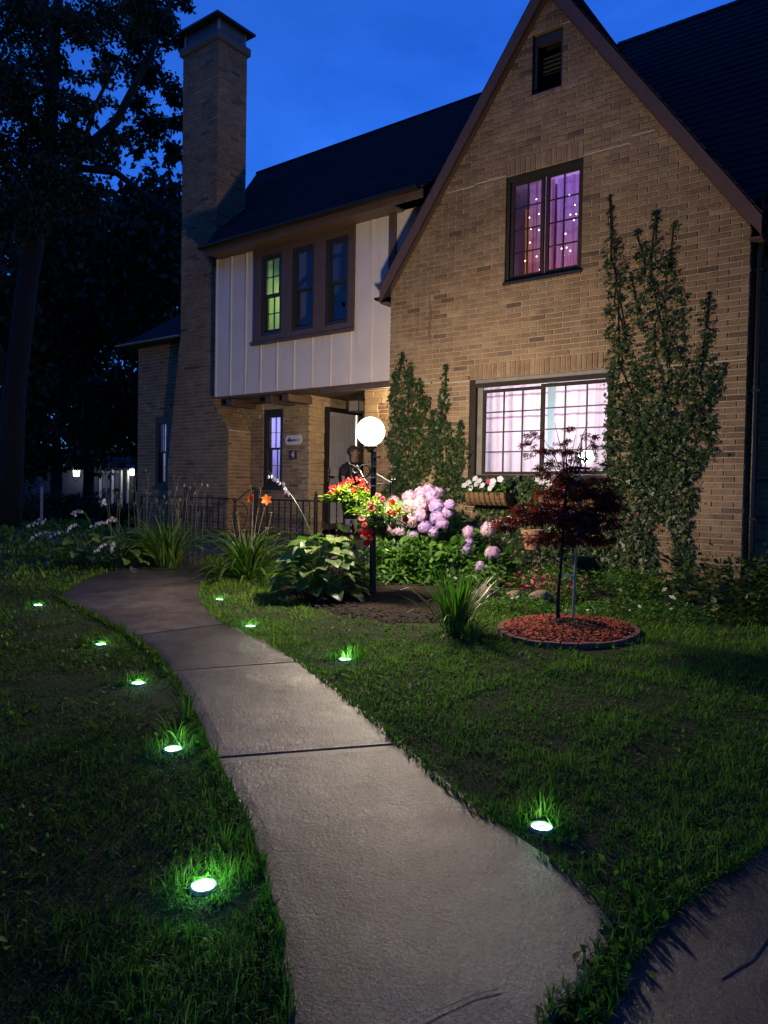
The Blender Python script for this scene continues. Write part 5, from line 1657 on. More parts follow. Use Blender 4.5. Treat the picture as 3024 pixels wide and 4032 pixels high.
# ---- hostas: every leaf its own
def hosta_mesh(name, seed):
    r = random.Random(seed)
    vs = []; fs = []; nu, nv = 6, 8
    for j in range(nv+1):
        t = j/nv
        w_ = .44*math.sin(PI*min(1, t**.75*1.0))**.75*(1-.25*t) if 0 < t < 1 else .0
        if t <= .12: w_ = max(w_, .2*t/.12)
        for i in range(-nu//2, nu//2+1):
            s_ = i/(nu/2)
            z = .10*abs(s_)*math.sin(PI*t) - .16*t*t + .018*math.sin(abs(s_)*9+t*4) + .03*math.sin(t*11+r.random()*.3)*abs(s_)
            vs.append((s_*w_, t, z))
    k = nu+1
    for j in range(nv):
        for i in range(nu): fs.append((j*k+i, j*k+i+1, (j+1)*k+i+1, (j+1)*k+i))
    me = bpy.data.meshes.new(name); me.from_pydata(vs, [], fs); me.materials.append(G_HOSTA)
    a = me.attributes.new('tint', 'FLOAT', 'POINT'); tb = r.random()
    a.data.foreach_set('value', [min(1, max(0, tb*.8+.35*abs(math.sin(abs(v[0])*60+v[1]*10))*.5)) for v in vs])
    for p in me.polygons: p.use_smooth = True
    return me
def hosta(c, R_, n_, L, label, seed, tilt_down=0.0):
    root = empty('hosta', c); tag(root, label, 'hosta')
    r = random.Random(seed)
    ms = [hosta_mesh('leaf', seed+k) for k in range(5)]
    st = MB()
    for i in range(n_):
        t = (i+.5)/n_
        az = i*2.39996+r.uniform(-.3, .3)
        rad = R_*math.sqrt(t)*r.uniform(.7, 1.0)
        h = (1-t)*R_*.75+.10+r.uniform(-.03, .05)
        p = Vector((rad*.72*math.cos(az), rad*.72*math.sin(az), h))
        st.tube([(0.02*math.cos(az), .02*math.sin(az), 0), (p.x*.5, p.y*.5, p.z*.8), p], .004, 5)
        o = bpy.data.objects.new('leaf', ms[i % 5]); C.objects.link(o); o.parent = root
        d = Vector((math.cos(az), math.sin(az), .08-.30*t+r.uniform(-.25, .2))).normalized()
        nn = Vector((math.cos(az)*.4+r.uniform(-.5, .5)+.15, math.sin(az)*.4+r.uniform(-.5, .5), 1)).normalized()
        x_ = d.cross(nn).normalized(); z_ = x_.cross(d)
        s_ = L*r.uniform(.75, 1.15)
        mw = Matrix((x_*s_, d*s_, z_*s_)).transposed().to_4x4(); mw.translation = p
        o.matrix_basis = mw
    st.build('petiole', G_HOSTA, root, keep=False)['kind'] = 'stuff'
    return root
hs = hosta((-5.20, 5.72, gz(5.72)), .66, 105, .20, 'large broad leaved hosta left of the lamp post', 51)
def bell_stalk(root, p0, p1, p2, n_, seed, parentname='flower_stalk', s_=.045):
    r = np.random.default_rng(seed)
    bb = MB()
    P0, P1, P2 = Vector(p0), Vector(p1), Vector(p2)
    pts = [P0*(1-t)**2+P1*2*t*(1-t)+P2*t*t for t in np.linspace(0, 1, 12)]
    bb.tube(pts, [.005]*9+[.004, .003, .002], 6)
    bb.build(parentname, G_LILY, root)
    Q = []
    for k in range(n_):
        t = .66+.34*k/n_
        q = P0*(1-t)**2+P1*2*t*(1-t)+P2*t*t; Q.append(tuple(q))
    Q = np.array(Q)+r.normal(size=(n_, 3))*.012
    for ro in range(4):
        A = np.tile([0, 0, -1.], (n_, 1))+r.normal(size=(n_, 3))*.3
        scatter('bell', SM_V, SM_F, Q, A, r.normal(size=(n_, 3)), np.full(n_, s_), r.random(n_), G_LILAC, root)['kind'] = 'stuff'
bell_stalk(hs, (-5.25, 5.75, .75), (-5.35, 5.65, 1.35), (-5.72, 5.48, 1.64), 10, 61)
for i, (dx, dy, h) in enumerate(((-.08, .25, .75), (.22, .28, .95), (.05, .35, .65))):
    b = MB(); p = (-5.15+dx, 5.85+dy, gz(5.9)); q = (p[0]+.05, p[1]-.1, p[2]+h); stalk(b, p, q, .006); b.build('flower_stalk', G_LILY, hs)
    n_ = 6; P = np.tile(q, (n_, 1))-np.array([[0, 0, .06*k] for k in range(n_)])
    scatter('bract', OVAL_V, OVAL_F, P, rng.normal(size=(n_, 3))+[0, 0, .6], rng.normal(size=(n_, 3)), rng.uniform(.06, .16, n_), rng.random(n_), G_HOSTA, hs)
h2 = hosta((-8.95, 5.95, gz(5.9)), .50, 44, .20, 'hosta with drooping lilac bell flowers at the left edge of the landing', 52)
h3 = hosta((-9.9, 5.85, gz(5.85)), .50, 38, .18, 'darker hosta with pale bells, leftmost of the border plants', 53)
for i, (x0, y0, x1, y1, z1) in enumerate(((-8.9,5.9,-8.55,5.45,.62), (-8.9,5.9,-8.8,5.4,.60), (-9.0,6.0,-9.2,5.6,.90), (-8.9,6,-8.7,5.5,.98), (-9.6,5.9,-9.5,5.4,.85), (-9.9,5.9,-9.9,5.35,.72), (-9.9,5.9,-10.25,5.3,.70), (-9.9,5.9,-10.45,5.35,.88), (-9.3,6.,-9.0,5.6,1.20), (-9.6,6,-9.7,5.6,1.05))):
    rt_ = h2 if i < 4 else h3
    bell_stalk(rt_, (x0, y0, gz(y0)), ((x0+x1)/2, (y0+y1)/2, z1+.32), (x1, y1, z1), 9, 70+i, s_=.05)

# ---- leafy mounds built of many leaves
def mound(name, c, R3, n_, ls, m, label=None, cat='bush', seed=1, tv=OVAL_V, tf=OVAL_F, parent=None, hollow=.45, droop=.2, pname='leaves', kind='stuff', tint=None):
    r = np.random.default_rng(seed)
    D = norm(r.normal(size=(n_, 3))); D[:, 2] = np.abs(D[:, 2])*1.0-.10
    rad = hollow+(1-hollow)*r.random(n_)**.6
    lump = 1+.16*np.sin(D[:, 0]*7+seed)+.14*np.sin(D[:, 1]*9+seed*2)+.1*np.sin(D[:, 2]*11)
    P = np.array(c)+D*rad[:, None]*lump[:, None]*np.array(R3)
    P[:, 2] = np.maximum(P[:, 2], c[2]+.01 if parent is None else -9)
    A = D*[1, 1, .3]+r.normal(size=(n_, 3))*.55; A[:, 2] -= droop
    Nn = D*.8+[0, 0, .8]+r.normal(size=(n_, 3))*.4
    root = parent
    if root is None:
        root = empty(name, c); tag(root, label, cat)
    o = scatter(pname, tv, tf, P, A, Nn, r.uniform(ls*.65, ls*1.25, n_), r.random(n_) if tint is None else np.clip(r.normal(tint, .15, n_), 0, 1), m, root, False)
    o['kind'] = kind
    return root
gp = mound('phlox', (-5.25, 7.25, gz(7.3)), (.58, .44, .56), 1900, .085, G_BUSH, 'bright green leafy clump right behind the lamp post', 'plant', 81, SM_V, SM_F)
mound('phlox', (-4.75, 7.45, gz(7.4)), (.40, .40, .48), 700, .11, G_BUSH, 'broad leaved green plant between the clump and the hydrangea flowers', 'plant', 82)
def hyd_head(c, r_, t0, parent):
    n_ = 130
    k = np.arange(n_)+.5
    ph = np.arccos(1-2*k/n_*.86); th = PI*(1+5**.5)*k
    D = np.stack([np.cos(th)*np.sin(ph), np.sin(th)*np.sin(ph), np.cos(ph)], 1)
    D = norm(D+[0, -.25, 0])*rng.uniform(.82, 1.12, 3)
    # each floret: four petals
    V4 = []; F4 = []
    for q in range(4):
        a = PI/2*q; b0 = len(V4); cx_, sx_ = math.cos(a), math.sin(a)
        for (x_, y_, z_) in ((0,0,0), (-.42,.5,.06), (0,1,.0), (.42,.5,.06)):
            V4.append((x_*cx_-y_*sx_, x_*sx_+y_*cx_, z_))
        F4.append((b0, b0+3, b0+2, b0+1))
    P = np.array(c)+D*r_*rng.uniform(.80, 1.12, n_)[:, None]
    A = np.cross(D, rng.normal(size=(n_, 3)))
    o = scatter('flower_head', V4, F4, P, A, D, np.full(n_, r_*.25)*rng.uniform(.8, 1.2, n_), np.clip(rng.normal(t0, .30, n_), 0, 1), G_HYD, parent)
    b_ = MB(); b_.sphere(c, r_*.70, 10, 7); b_.build('head_core', G_BUSH, o)
    return o
hy = mound('hydrangea', (-5.35, 7.95, gz(8)+.1), (.80, .44, .90), 1250, .13, G_BUSH, 'large hydrangea bush crowded with pink and lilac flower heads', 'hydrangea', 83)
for (dx, dy, z, r_, t) in ((-.34,-.32,1.24,.10,.75), (-.18,-.36,1.22,.10,.85), (-.45,-.25,1.20,.09,.8), (-.02,-.30,1.38,.10,.6), (.14,-.28,1.42,.10,.7), (.06,-.42,1.27,.10,.8), (.22,-.40,1.30,.10,.75), (.30,-.28,1.40,.10,.45), (.40,-.32,1.28,.10,.3), (.42,-.34,1.14,.10,.25), (.24,-.46,1.16,.09,.55), (-.06,-.46,1.14,.09,.6), (.12,-.50,1.10,.10,.8), (-.22,-.46,1.02,.09,.8), (-.02,-.52,.98,.09,.75), (.30,-.42,1.02,.09,.2), (.38,-.36,.96,.08,.15), (.18,-.2,1.46,.09,.65), (-.10,-.2,1.33,.08,1.0), (.32,-.2,1.44,.08,.5), (-.34,-.40,1.08,.08,.7), (.50,-.25,1.20,.09,.2), (.56,-.28,1.30,.07,.35), (.50,-.35,1.07,.075,.2), (-.55,-.28,1.13,.08,.8), (-.50,-.36,1.02,.07,.6), (.02,-.46,1.20,.07,.9), (.14,-.45,.92,.07,.35), (-.30,-.25,1.33,.065,.9), (.18,-.36,1.36,.07,.6)):
    hyd_head((-5.42+dx, 7.95+dy, z), r_, t, hy)
mound('phlox', (-5.05, 7.55, gz(7.6)), (.55, .35, .50), 420, .15, G_BUSH, None, 'plant', 84, parent=hy)
hy2 = mound('hydrangea', (-4.55, 7.85, gz(7.8)), (.48, .38, .42), 420, .14, G_BUSH, 'lower hydrangea with a few separate lilac heads under the window', 'hydrangea', 85)
for (x, y, z, r_, t) in ((-4.86, 7.60, .70, .068, .55), (-4.56, 7.62, .98, .075, .45), (-4.54, 7.60, .86, .06, .2), (-4.56, 7.58, .77, .062, .15), (-4.36, 7.72, 1.02, .085, .7), (-4.24, 7.62, .76, .088, .62), (-4.34, 7.52, .59, .07, .45)):
    hyd_head((x, y, z), r_, t, hy2)
# small ground plants in the bed
def carpet(name, poly, n_, ls, m, label, seed, h=.12, tv=SM_V, tf=SM_F, cat='ground cover'):
    r = np.random.default_rng(seed)
    xs_ = [p[0] for p in poly]; ys_ = [p[1] for p in poly]
    x = r.uniform(min(xs_), max(xs_), n_*3); y = r.uniform(min(ys_), max(ys_), n_*3)
    k = inpoly(x, y, poly)
    f_ = np.array([mnoise.noise(Vector((a*2.3, c_*2.3, seed))) for a, c_ in zip(x, y)])
    k &= f_ > -.12
    x, y, f_ = x[k][:n_], y[k][:n_], f_[k][:n_]
    z = gzv(y)+.03+r.random(len(x))*h*(.5+f_*1.2)
    n2 = len(x)
    A = r.normal(size=(n2, 3)); A[:, 2] = np.abs(A[:, 2])*.4
    o = scatter(name, tv, tf, np.stack([x, y, z], 1), A, np.tile([0, 0, 1.], (n2, 1))+r.normal(size=(n2, 3))*.5, r.uniform(ls*.6, ls*1.3, n2), r.random(n2), m)
    tag(o, label, cat, kind='stuff'); return o
carpet('ground_cover', [(-4.9,6.9),(-3.9,6.9),(-2.6,7.3),(-2.0,7.6),(-2.0,8.7),(-4.9,8.7)], 3600, .06, G_BUSH, 'mixed low green plants filling the bed under the window', 91, .28)
carpet('ground_cover', [(-3.9,6.0),(-2.0,6.4),(-1.2,7.0),(-1.3,8.6),(-3.2,7.4),(-4.0,6.9)], 3600, .045, G_BUSH, 'low clover like growth between the ring and the wall', 92, .10)
carpet('ground_cover', [(-2.4,7.0),(-.9,6.6),(-.6,9.2),(-2.3,8.8)], 2200, .09, G_IVY, 'dark shady weeds at the right corner of the house', 93, .55)
b = carpet('red_plants', [(-4.0,7.2),(-3.1,7.2),(-3.1,7.9),(-4.0,7.9)], 160, .07, G_PINK, 'small red leaved plants in front of the ivy', 94, .22, cat='plant')

# ---- baskets on the lamp post
def basket_cone(root, c, r0, r1, h, m=M_POT):
    bb = MB(); bb.lathe([(.0, -h), (r0*.92, -h), (r0, -h+.01), (r1, -.02), (r1*1.06, -.015), (r1*1.06, .0), (r1*.95, .0), (r1*.9, -.03), (0, -.03)], c, 20)
    return bb.build('pot', m, root, smooth=False)
p1c = lp(-.24, 1.335, -.36)
bk = empty('hanging_basket', p1c); tag(bk, 'hanging pot of red geraniums with yellow green leaves left of the post', 'basket')
basket_cone(bk, p1c, .075, .10, .19)
hk = lp(-.25, 1.735, -.34)
b = MB()
for k_ in range(3):
    a0 = 2*PI*k_/3; b.tube([p1c+Vector((.1*math.cos(a0), .1*math.sin(a0), 0)), Vector((p1c.x, p1c.y, 1.62))], .0018, 4)
b.tube([Vector((p1c.x, p1c.y, 1.62)), hk], .003, 5); b.build('hanger', M_IRON, bk)
mound('x', tuple(p1c+Vector((0, 0, .02))), (.25, .22, .16), 620, .062, G_YEL, parent=bk, seed=101, hollow=.3, droop=.1, tv=OVAL_V, tf=OVAL_F)
mound('x', tuple(p1c+Vector((.12, 0, -.08))), (.16, .16, .16), 150, .06, G_BUSH, parent=bk, seed=102, hollow=.3, droop=.5)
def cluster(c, r_, m, parent, n_=38, name='flower_head', s_=.03):
    D = norm(rng.normal(size=(n_, 3))); D[:, 2] = np.abs(D[:, 2])*.9-.15
    P = np.array(c)+D*r_*rng.uniform(.55, 1.0, n_)[:, None]
    return scatter(name, OVAL_V, OVAL_F, P, np.cross(D, rng.normal(size=(n_, 3)))+D*.4, D, np.full(n_, s_)*rng.uniform(.8, 1.3, n_), rng.random(n_), m, parent)
def pd(a, z, d=0.): return tuple(lp(a, z, d))
st = MB()
for (a, z, d, r_) in ((-.40, 1.46, .10, .055), (-.36, 1.43, .14, .04), (-.31, 1.50, .12, .045), (-.245, 1.545, .10, .042), (-.135, 1.56, .12, .048), (-.12, 1.49, .14, .045), (-.04, 1.475, .16, .045), (-.20, 1.45, .2, .03), (-.42, 1.41, .1, .045)):
    q_ = pd(a*1.06, z, d-.46); cluster(q_, r_*1.08, G_RED, bk); st.tube([p1c, (q_[0], q_[1], q_[2]-.01)], .003, 4)
st.build('stem', G_BUSH, bk)['kind'] = 'stuff'
p2c = lp(.085, 1.19, .10)
bk2 = empty('hanging_basket', p2c); tag(bk2, 'trailing basket of red and pink petunias right of the post', 'basket')
basket_cone(bk2, p2c, .055, .085, .18)
b = MB()
tp = lp(.185, 1.44, .03)
for k_ in range(4):
    a0 = 2*PI*k_/4+.4; b.tube([p2c+Vector((.085*math.cos(a0), .085*math.sin(a0), 0)), tp], .0022, 4)
b.build('hanger', M_IRON, bk2)
mound('x', tuple(p2c+Vector((0, 0, .03))), (.30, .26, .16), 1100, .045, G_YEL, parent=bk2, seed=103, hollow=.25, droop=.3, tv=SM_V, tf=SM_F)
mound('x', tuple(p2c+Vector((.05, 0, -.08))), (.30, .24, .16), 800, .040, G_BUSH, parent=bk2, seed=104, hollow=.3, droop=.9, tv=SM_V, tf=SM_F)
def petunia(c, s_, m, parent, face):
    f_ = Vector(face).normalized(); x_ = f_.orthogonal().normalized(); y_ = f_.cross(x_)
    bb = MB(); n_ = 10
    vs = [Vector(c)]
    for r_, h in ((.35, .35), (1, .55), (1.05, .5)):
        for k in range(n_):
            a = 2*PI*k/n_; w_ = 1+.10*math.cos(5*a)*(r_ > .5)
            vs.append(Vector(c)+(x_*math.cos(a)+y_*math.sin(a))*s_*r_*w_+f_*s_*h)
    fs = [(0, 1+k, 1+(k+1) % n_) for k in range(n_)]
    for q in range(2):
        for k in range(n_): fs.append((1+q*n_+k, 1+(q+1)*n_+k, 1+(q+1)*n_+(k+1) % n_, 1+q*n_+(k+1) % n_))
    bb.add(vs, fs, 0, rnd.random()); return bb.build('flower', m, parent, smooth=True)
tovv = -vd
for (a, z, d, m_) in ((-.02, 1.31, .22, G_RED), (-.01, 1.26, .26, G_RED), (-.11, 1.16, .3, G_RED), (-.08, 1.10, .3, G_RED), (-.07, 1.03, .28, G_RED), (-.09, .98, .26, G_RED), (-.03, .97, .26, G_RED), (-.13, 1.05, .28, G_PINK), (-.02, 1.04, .3, G_RED), (.10, 1.36, .22, G_PINK), (.20, 1.34, .2, G_RED), (.25, 1.26, .24, G_RED), (.30, 1.22, .2, G_PINK), (.17, 1.24, .3, G_RED), (.33, 1.17, .2, G_RED), (.20, 1.10, .3, G_PINK), (.05, 1.40, .15, G_RED), (-.05, .93, .26, G_RED)):
    petunia(pd(a, z, d), .034, m_, bk2, tovv+Vector((rnd.uniform(-.7, .7), rnd.uniform(-.7, .7), rnd.uniform(-.2, .8))))

# ---- coir window troughs with petunias
def trough(x0, x1, z, label, seed, extra):
    y = YF-.20
    root = empty('window_basket', ((x0+x1)/2, y, z)); tag(root, label, 'window box')
    bb = MB(); nS = 22; nA = 9
    vs = []
    for i in range(nS+1):
        x = x0+(x1-x0)*i/nS
        bul = 1+.10*abs(math.sin(i*PI/nS*8))
        for k in range(nA):
            a = PI*k/(nA-1)
            vs.append((x, y-.15*math.cos(a)*1.0*bul+.0, z-.17*math.sin(a)*bul))
    fs = [(i*nA+k, (i+1)*nA+k, (i+1)*nA+k+1, i*nA+k+1) for i in range(nS) for k in range(nA-1)]
    fs += [tuple(range(nA)), tuple(nS*nA+k for k in range(nA-1, -1, -1))]
    bb.add(vs, fs); bb.build('liner', M_COIR, root)
    for i in range(9):
        x = x0+(x1-x0)*i/8
        q = MB(); q.tube([(x, y-.165*math.cos(a), z-.185*math.sin(a)) for a in np.linspace(0, PI, 9)], .004, 5); q.build('rib', M_IRON, root)
    q = MB(); q.tube([(x0, y-.16, z+.005), (x1, y-.16, z+.005)], .006, 6); q.build('rim', M_IRON, root)
    n_ = 520
    r = np.random.default_rng(seed)
    P = np.stack([r.uniform(x0, x1, n_), y+r.uniform(-.18, .14, n_), z+r.random(n_)**1.2*.16-.01], 1)
    A = r.normal(size=(n_, 3))+[0, -.4, .3]
    scatter('leaves', SM_V, SM_F, P, A, r.normal(size=(n_, 3))*.5+[0, -.4, 1], r.uniform(.04, .075, n_), r.random(n_), G_BUSH, root)['kind'] = 'stuff'
    for (fx, fz, m_) in extra:
        petunia((x0+(x1-x0)*fx, y-.17+.03*rnd.random(), z+fz), .040, m_, root, (rnd.uniform(-.4, .4), -1, rnd.uniform(0, .7)))
trough(-5.20, -4.60, 1.46, 'coir window basket with white and pink petunias under the left half of the big window', 111, ((.28,.17,G_WHITE), (.12,.12,G_WHITE), (.02,.08,G_WHITE), (.33,.10,G_WHITE), (.40,.14,G_WHITE), (.62,.13,G_PINK), (.72,.09,G_WHITE), (.74,.14,G_WHITE), (.9,.17,G_WHITE), (.48,.08,G_WHITE), (.68,.05,G_WHITE), (.2,.05,G_WHITE)))
trough(-4.15, -3.42, 1.47, 'coir lined window basket behind the maple with white petunias', 112, ((.02,.16,G_WHITE), (.10,.13,G_WHITE), (.2,.15,G_WHITE), (.26,.12,G_WHITE), (.22,.07,G_WHITE), (.3,.17,G_WHITE), (.5,.04,G_PINK), (.16,.18,G_WHITE), (.62,.15,G_WHITE)))

# ---- Japanese maple in the ring, with its stakes
mt = empty('japanese_maple', (-2.60, 5.80, gz(5.8))); tag(mt, 'young dark red Japanese maple standing in the red mulch ring', 'tree')
b = MB()
tr = [Vector(p) for p in ((-2.60,5.80,.36), (-2.605,5.80,.62), (-2.59,5.81,.88), (-2.58,5.82,1.2), (-2.56,5.83,1.6), (-2.58,5.82,1.85))]
b.tube(tr, [.018,.016,.015,.013,.009,.005], 8); b.build('trunk', M_BARK, mt, smooth=True)
tips = []; b = MB()
def maple_pad(x, y, z, rx, ry, rz, n_, s0): tips.append((x, y, z, rx, ry, rz, n_, s0))
r = random.Random(5)
for i in range(34):
    t = r.random(); base = tr[2].lerp(tr[4], t*.9)
    az = r.random()*2*PI; L = r.uniform(.15, .50)*(1-.5*t)
    e = base+Vector((math.cos(az)*L, math.sin(az)*L, r.uniform(.02, .16)))
    b.tube([base, base.lerp(e, .5)+Vector((0, 0, .04)), e], [.006, .004, .0025], 5); 
for (dx, dz) in ((-.30, .02), (.26, .0), (.06, .12), (-.12, .22), (.16, .22), (.22, .10), (-.22, .1)):
    base = tr[4]; e = Vector((base.x+dx*.9, base.y+dx*.3, base.z+.22+dz)); b.tube([base-Vector((0,0,.1)), base.lerp(e, .5), e], [.005, .004, .002], 5)
b.build('branch', M_BARK, mt, smooth=True)['kind'] = 'stuff'
PP = []; SS = []
rm = np.random.default_rng(9)
def pad(c, R3, n_, s0=.055):
    D = norm(rm.normal(size=(n_, 3)))*(rm.random(n_)**.45)[:, None]
    PP.append(np.array(c)+D*np.array(R3)); SS.append(rm.uniform(s0*.7, s0*1.2, n_))
# crown as seen: wide dark pads below, thin sprays on top
for (dx, z, rx, rz, n_) in ((-.0,1.28,.30,.13,520), (.18,1.22,.24,.13,380), (-.18,1.32,.24,.09,260), (.22,1.46,.20,.08,230), (.0,1.46,.20,.09,220), (-.34,1.22,.20,.06,130), (-.46,1.17,.10,.03,40), (.33,1.36,.14,.08,120), (.05,1.10,.22,.09,200), (-.2,1.08,.14,.06,70), (.28,1.08,.14,.07,80), (.1,1.56,.20,.05,120), (-.1,1.60,.16,.04,70)):
    pad((-2.58+dx*.9, 5.82+dx*.5, z), (rx*1.22, rx*1.1, rz*.75), int(n_*.6), .064)
for (dx, z, rx, n_) in ((-.26,1.93,.10,22), (-.30,1.86,.08,16), (-.15,1.80,.12,34), (.02,1.99,.07,12), (-.02,1.88,.08,14), (.03,1.80,.12,36), (.20,1.93,.09,16), (.24,1.86,.08,14), (.12,1.74,.10,24), (-.08,1.70,.12,34), (.18,1.66,.12,26), (.30,1.70,.08,12), (-.18,1.66,.08,14), (.04,1.66,.12,34), (-.30,1.77,.06,10), (.33,1.57,.1,18)):
    pad((-2.58+dx*.86, 5.82+dx*.5, z), (rx, rx*.8, .028), n_, .05)
P = np.concatenate(PP); S = np.concatenate(SS); n_ = len(P)
A = (P-np.array([-2.58, 5.82, 1.4]))*[1.2, 1.2, .2]+rm.normal(size=(n_, 3))*.3; A[:, 2] -= .25
scatter('leaves', PALM_V, PALM_F, P, A, np.tile([0, 0, 1.], (n_, 1))+rm.normal(size=(n_, 3))*.35, S, rm.random(n_), G_MAPLE, mt)['kind'] = 'stuff'
sk = empty('plant_stake', (-2.48, 5.84, gz(5.8))); tag(sk, 'pale metal stake tied to the maple trunk', 'stake')
b = MB(); b.tube([(-2.50,5.86,.34), (-2.485,5.86,.95)], .011, 8); b.build('stake', mat('grey_stake', (.34, .33, .34), (.2, .19, .2), .5, 20, metal=.3), sk)
b = MB(); b.tube([(-2.485,5.86,.95), (-2.46,5.86,1.92)], .008, 8); b.build('stake', M_STEEL, sk)
b = MB(); b.tube([(-2.60,5.80,.78), (-2.50,5.86,.785)], .005, 6); b.tube([(-2.60,5.80,.775), (-2.50,5.86,.775)], .005, 6); b.build('tie', M_WHITE, sk)

# ------------------------------------------------------------------ GRASS
def lawn():
    r = np.random.default_rng(77)
    # strata: (rmin, rmax, per m2, width, length)
    S = [(0.9, 2.6, 11500, .0038, .056), (2.6, 4.2, 7600, .0042, .052), (4.2, 6.5, 4200, .0058, .050), (6.5, 10., 1600, .009, .056), (10., 16., 240, .022, .08), (16., 30., 60, .05, .11)]
    X = []; Y = []; W = []; L = []
    for (r0, r1, d, w_, l_) in S:
        a0, a1 = math.radians(84), math.radians(160)       # azimuth from +X
        area_ = (a1-a0)/2*(r1*r1-r0*r0)
        n_ = int(area_*d)
        a = r.uniform(a0, a1, n_); q = np.sqrt(r.uniform(r0*r0, r1*r1, n_))
        X.append(q*np.cos(a)); Y.append(q*np.sin(a)); W.append(np.full(n_, w_)); L.append(np.full(n_, l_))
    X = np.concatenate(X); Y = np.concatenate(Y); W = np.concatenate(W); L = np.concatenate(L)
    k = np.ones(len(X), bool)
    for pl in PATH_POLYS: k &= ~inpoly(X, Y, pl)
    k &= ~inpoly(X, Y, BED)
    k &= ((X-RING_C[0])/RX)**2+((Y-RING_C[1])/RYY)**2 > 1.02
    k &= ~((Y > 7.6) & (X > -12.7) & (X < -6.7)) & ~((Y > 8.85) & (X > -14.1))
    X, Y, W, L = X[k], Y[k], W[k], L[k]
    # patchiness from a coarse noise table
    G = 160
    tx = np.linspace(-30, 6, G*2); ty = np.linspace(-1, 30, G)
    def table(sc, seed): return np.array([[mnoise.noise(Vector((a*sc, b_*sc, seed))) for a in tx] for b_ in ty])
    def samp(T): 
        i = np.clip(((X+30)/36*(len(tx)-1)), 0, len(tx)-1).astype(int); j = np.clip(((Y+1)/31*(G-1)), 0, G-1).astype(int)
        return T[j, i]
    big = samp(table(.9, 3)); small = samp(table(3.1, 8))
    fine = np.sin(X*23+np.sin(Y*17)*2)*np.sin(Y*21+np.sin(X*13)*2)
    dens = 1.5+big*.5+small*.6+fine*.10
    left = X < -2.2-1.1*(Y-1.5)*1.3
    # the left verge is worn, with bare soil further up
    worn = ((X < -4.2) & (Y < 3.9) & (Y > 2.0) & (X > -7))
    dens = dens-.75*np.exp(-(((X+5.3)/.9)**2+((Y-2.75)/.38)**2))-.6*np.exp(-(((X+6.6)/.8)**2+((Y-3.4)/.3)**2))-.5*np.exp(-(((X+3.2)/.35)**2+((Y-1.5)/.3)**2))
    worn2 = (X+4.1)**2+(Y-5.0)**2 < .5
    dens = np.where(worn2, dens-.35, dens)
    k = r.random(len(X)) < np.clip(dens, .06, 1)
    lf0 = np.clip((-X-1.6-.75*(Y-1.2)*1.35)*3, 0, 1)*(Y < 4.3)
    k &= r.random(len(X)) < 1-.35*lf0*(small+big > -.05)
    # keep clear just over the lamps
    for (lx_, ly_, _) in LIGHTS: k &= (X-lx_)**2+(Y-ly_)**2 > .062**2
    X, Y, W, L, big, small, fine = X[k], Y[k], W[k], L[k], big[k], small[k], fine[k]
    # a fringe that leans over the edges of path and sidewalk
    fx = []; fy = []
    for pl_, sg in ((PL+LAND_L[1:3], -1), (PR, 1), (SWL+[(-.2, 4.5)], -1)):
        for (a_, c_) in zip(pl_, pl_[1:]):
            ln_ = math.dist(a_, c_); m_ = int(ln_*620)
            t_ = r.random(m_); ox, oy = -(c_[1]-a_[1])/ln_, (c_[0]-a_[0])/ln_
            w_ = np.sin(t_*ln_*14+a_[0]*9)*.5+.5
            off = (.012+.03*r.random(m_)-.028*w_*(r.random(m_) < .6))
            fx.append(a_[0]+(c_[0]-a_[0])*t_+ox*off*-sg*-1*(1 if sg < 0 else -1)*-1); fy.append(a_[1]+(c_[1]-a_[1])*t_+oy*off*-sg*-1*(1 if sg < 0 else -1)*-1)
    fx = np.concatenate(fx); fy = np.concatenate(fy); nf = len(fx)
    kf = fx > -9
    fx, fy = fx[kf], fy[kf]; nf = len(fx)
    X = np.concatenate([X, fx]); Y = np.concatenate([Y, fy]); dd = np.hypot(fx, fy)
    W = np.concatenate([W, .0042+.0010*dd/2]); L = np.concatenate([L, .055+.03*r.random(nf)])
    z_ = np.zeros(nf); big = np.concatenate([big, z_]); small = np.concatenate([small, z_]); fine = np.concatenate([fine, z_])
    n_ = len(X)
    L = L*np.clip(.75+.9*small+.35*big+.25*fine, .35, 1.9)*r.uniform(.5, 1.35, n_)
    tall = r.random(n_) < .02
    L = np.where(tall, L*1.7, L)
    for (lx_, ly_, _) in LIGHTS:
        d2 = (X-lx_)**2+(Y-ly_)**2
        L = np.where(d2 < .14**2, np.maximum(L, .075*r.uniform(.8, 1.5, n_)), L)
        # kept shorter on the side of the viewer so that the lamp shows
        vx, vy = lx_, ly_; vn = math.hypot(vx, vy)
        front = ((X-lx_)*vx+(Y-ly_)*vy)/vn
        L = np.where((d2 < .22**2) & (front < -.02), L*.35, L)
    az = r.random(n_)*2*PI; lean = np.abs(r.normal(size=n_))*.9+.25
    W = W*r.uniform(.6, 1.4, n_)
    dx, dy = np.cos(az), np.sin(az)
    sx, sy = -dy, dx
    z0 = gzv(Y)-.004
    V = np.zeros((n_, 5, 3))
    def pt(t, hw, sgn):
        b_ = lean*t*t
        h = L*t*np.cos(np.minimum(lean*t, 1.4)); o_ = L*np.sin(np.minimum(lean*t, 1.45))*t
        return np.stack([X+dx*o_+sx*hw*sgn, Y+dy*o_+sy*hw*sgn, z0+h], 1)
    V[:, 0] = pt(0, W*.5, -1); V[:, 1] = pt(0, W*.5, 1); V[:, 2] = pt(.55, W*.42, 1); V[:, 3] = pt(.55, W*.42, -1); V[:, 4] = pt(1.0, 0, 1)
    F = np.array([[0,1,2],[0,2,3],[3,2,4]])[None]+(np.arange(n_)*5)[:, None, None]
    lf = np.clip((-X-1.6-.75*(Y-1.2)*1.35)*3, 0, 1)*(Y < 4.3)
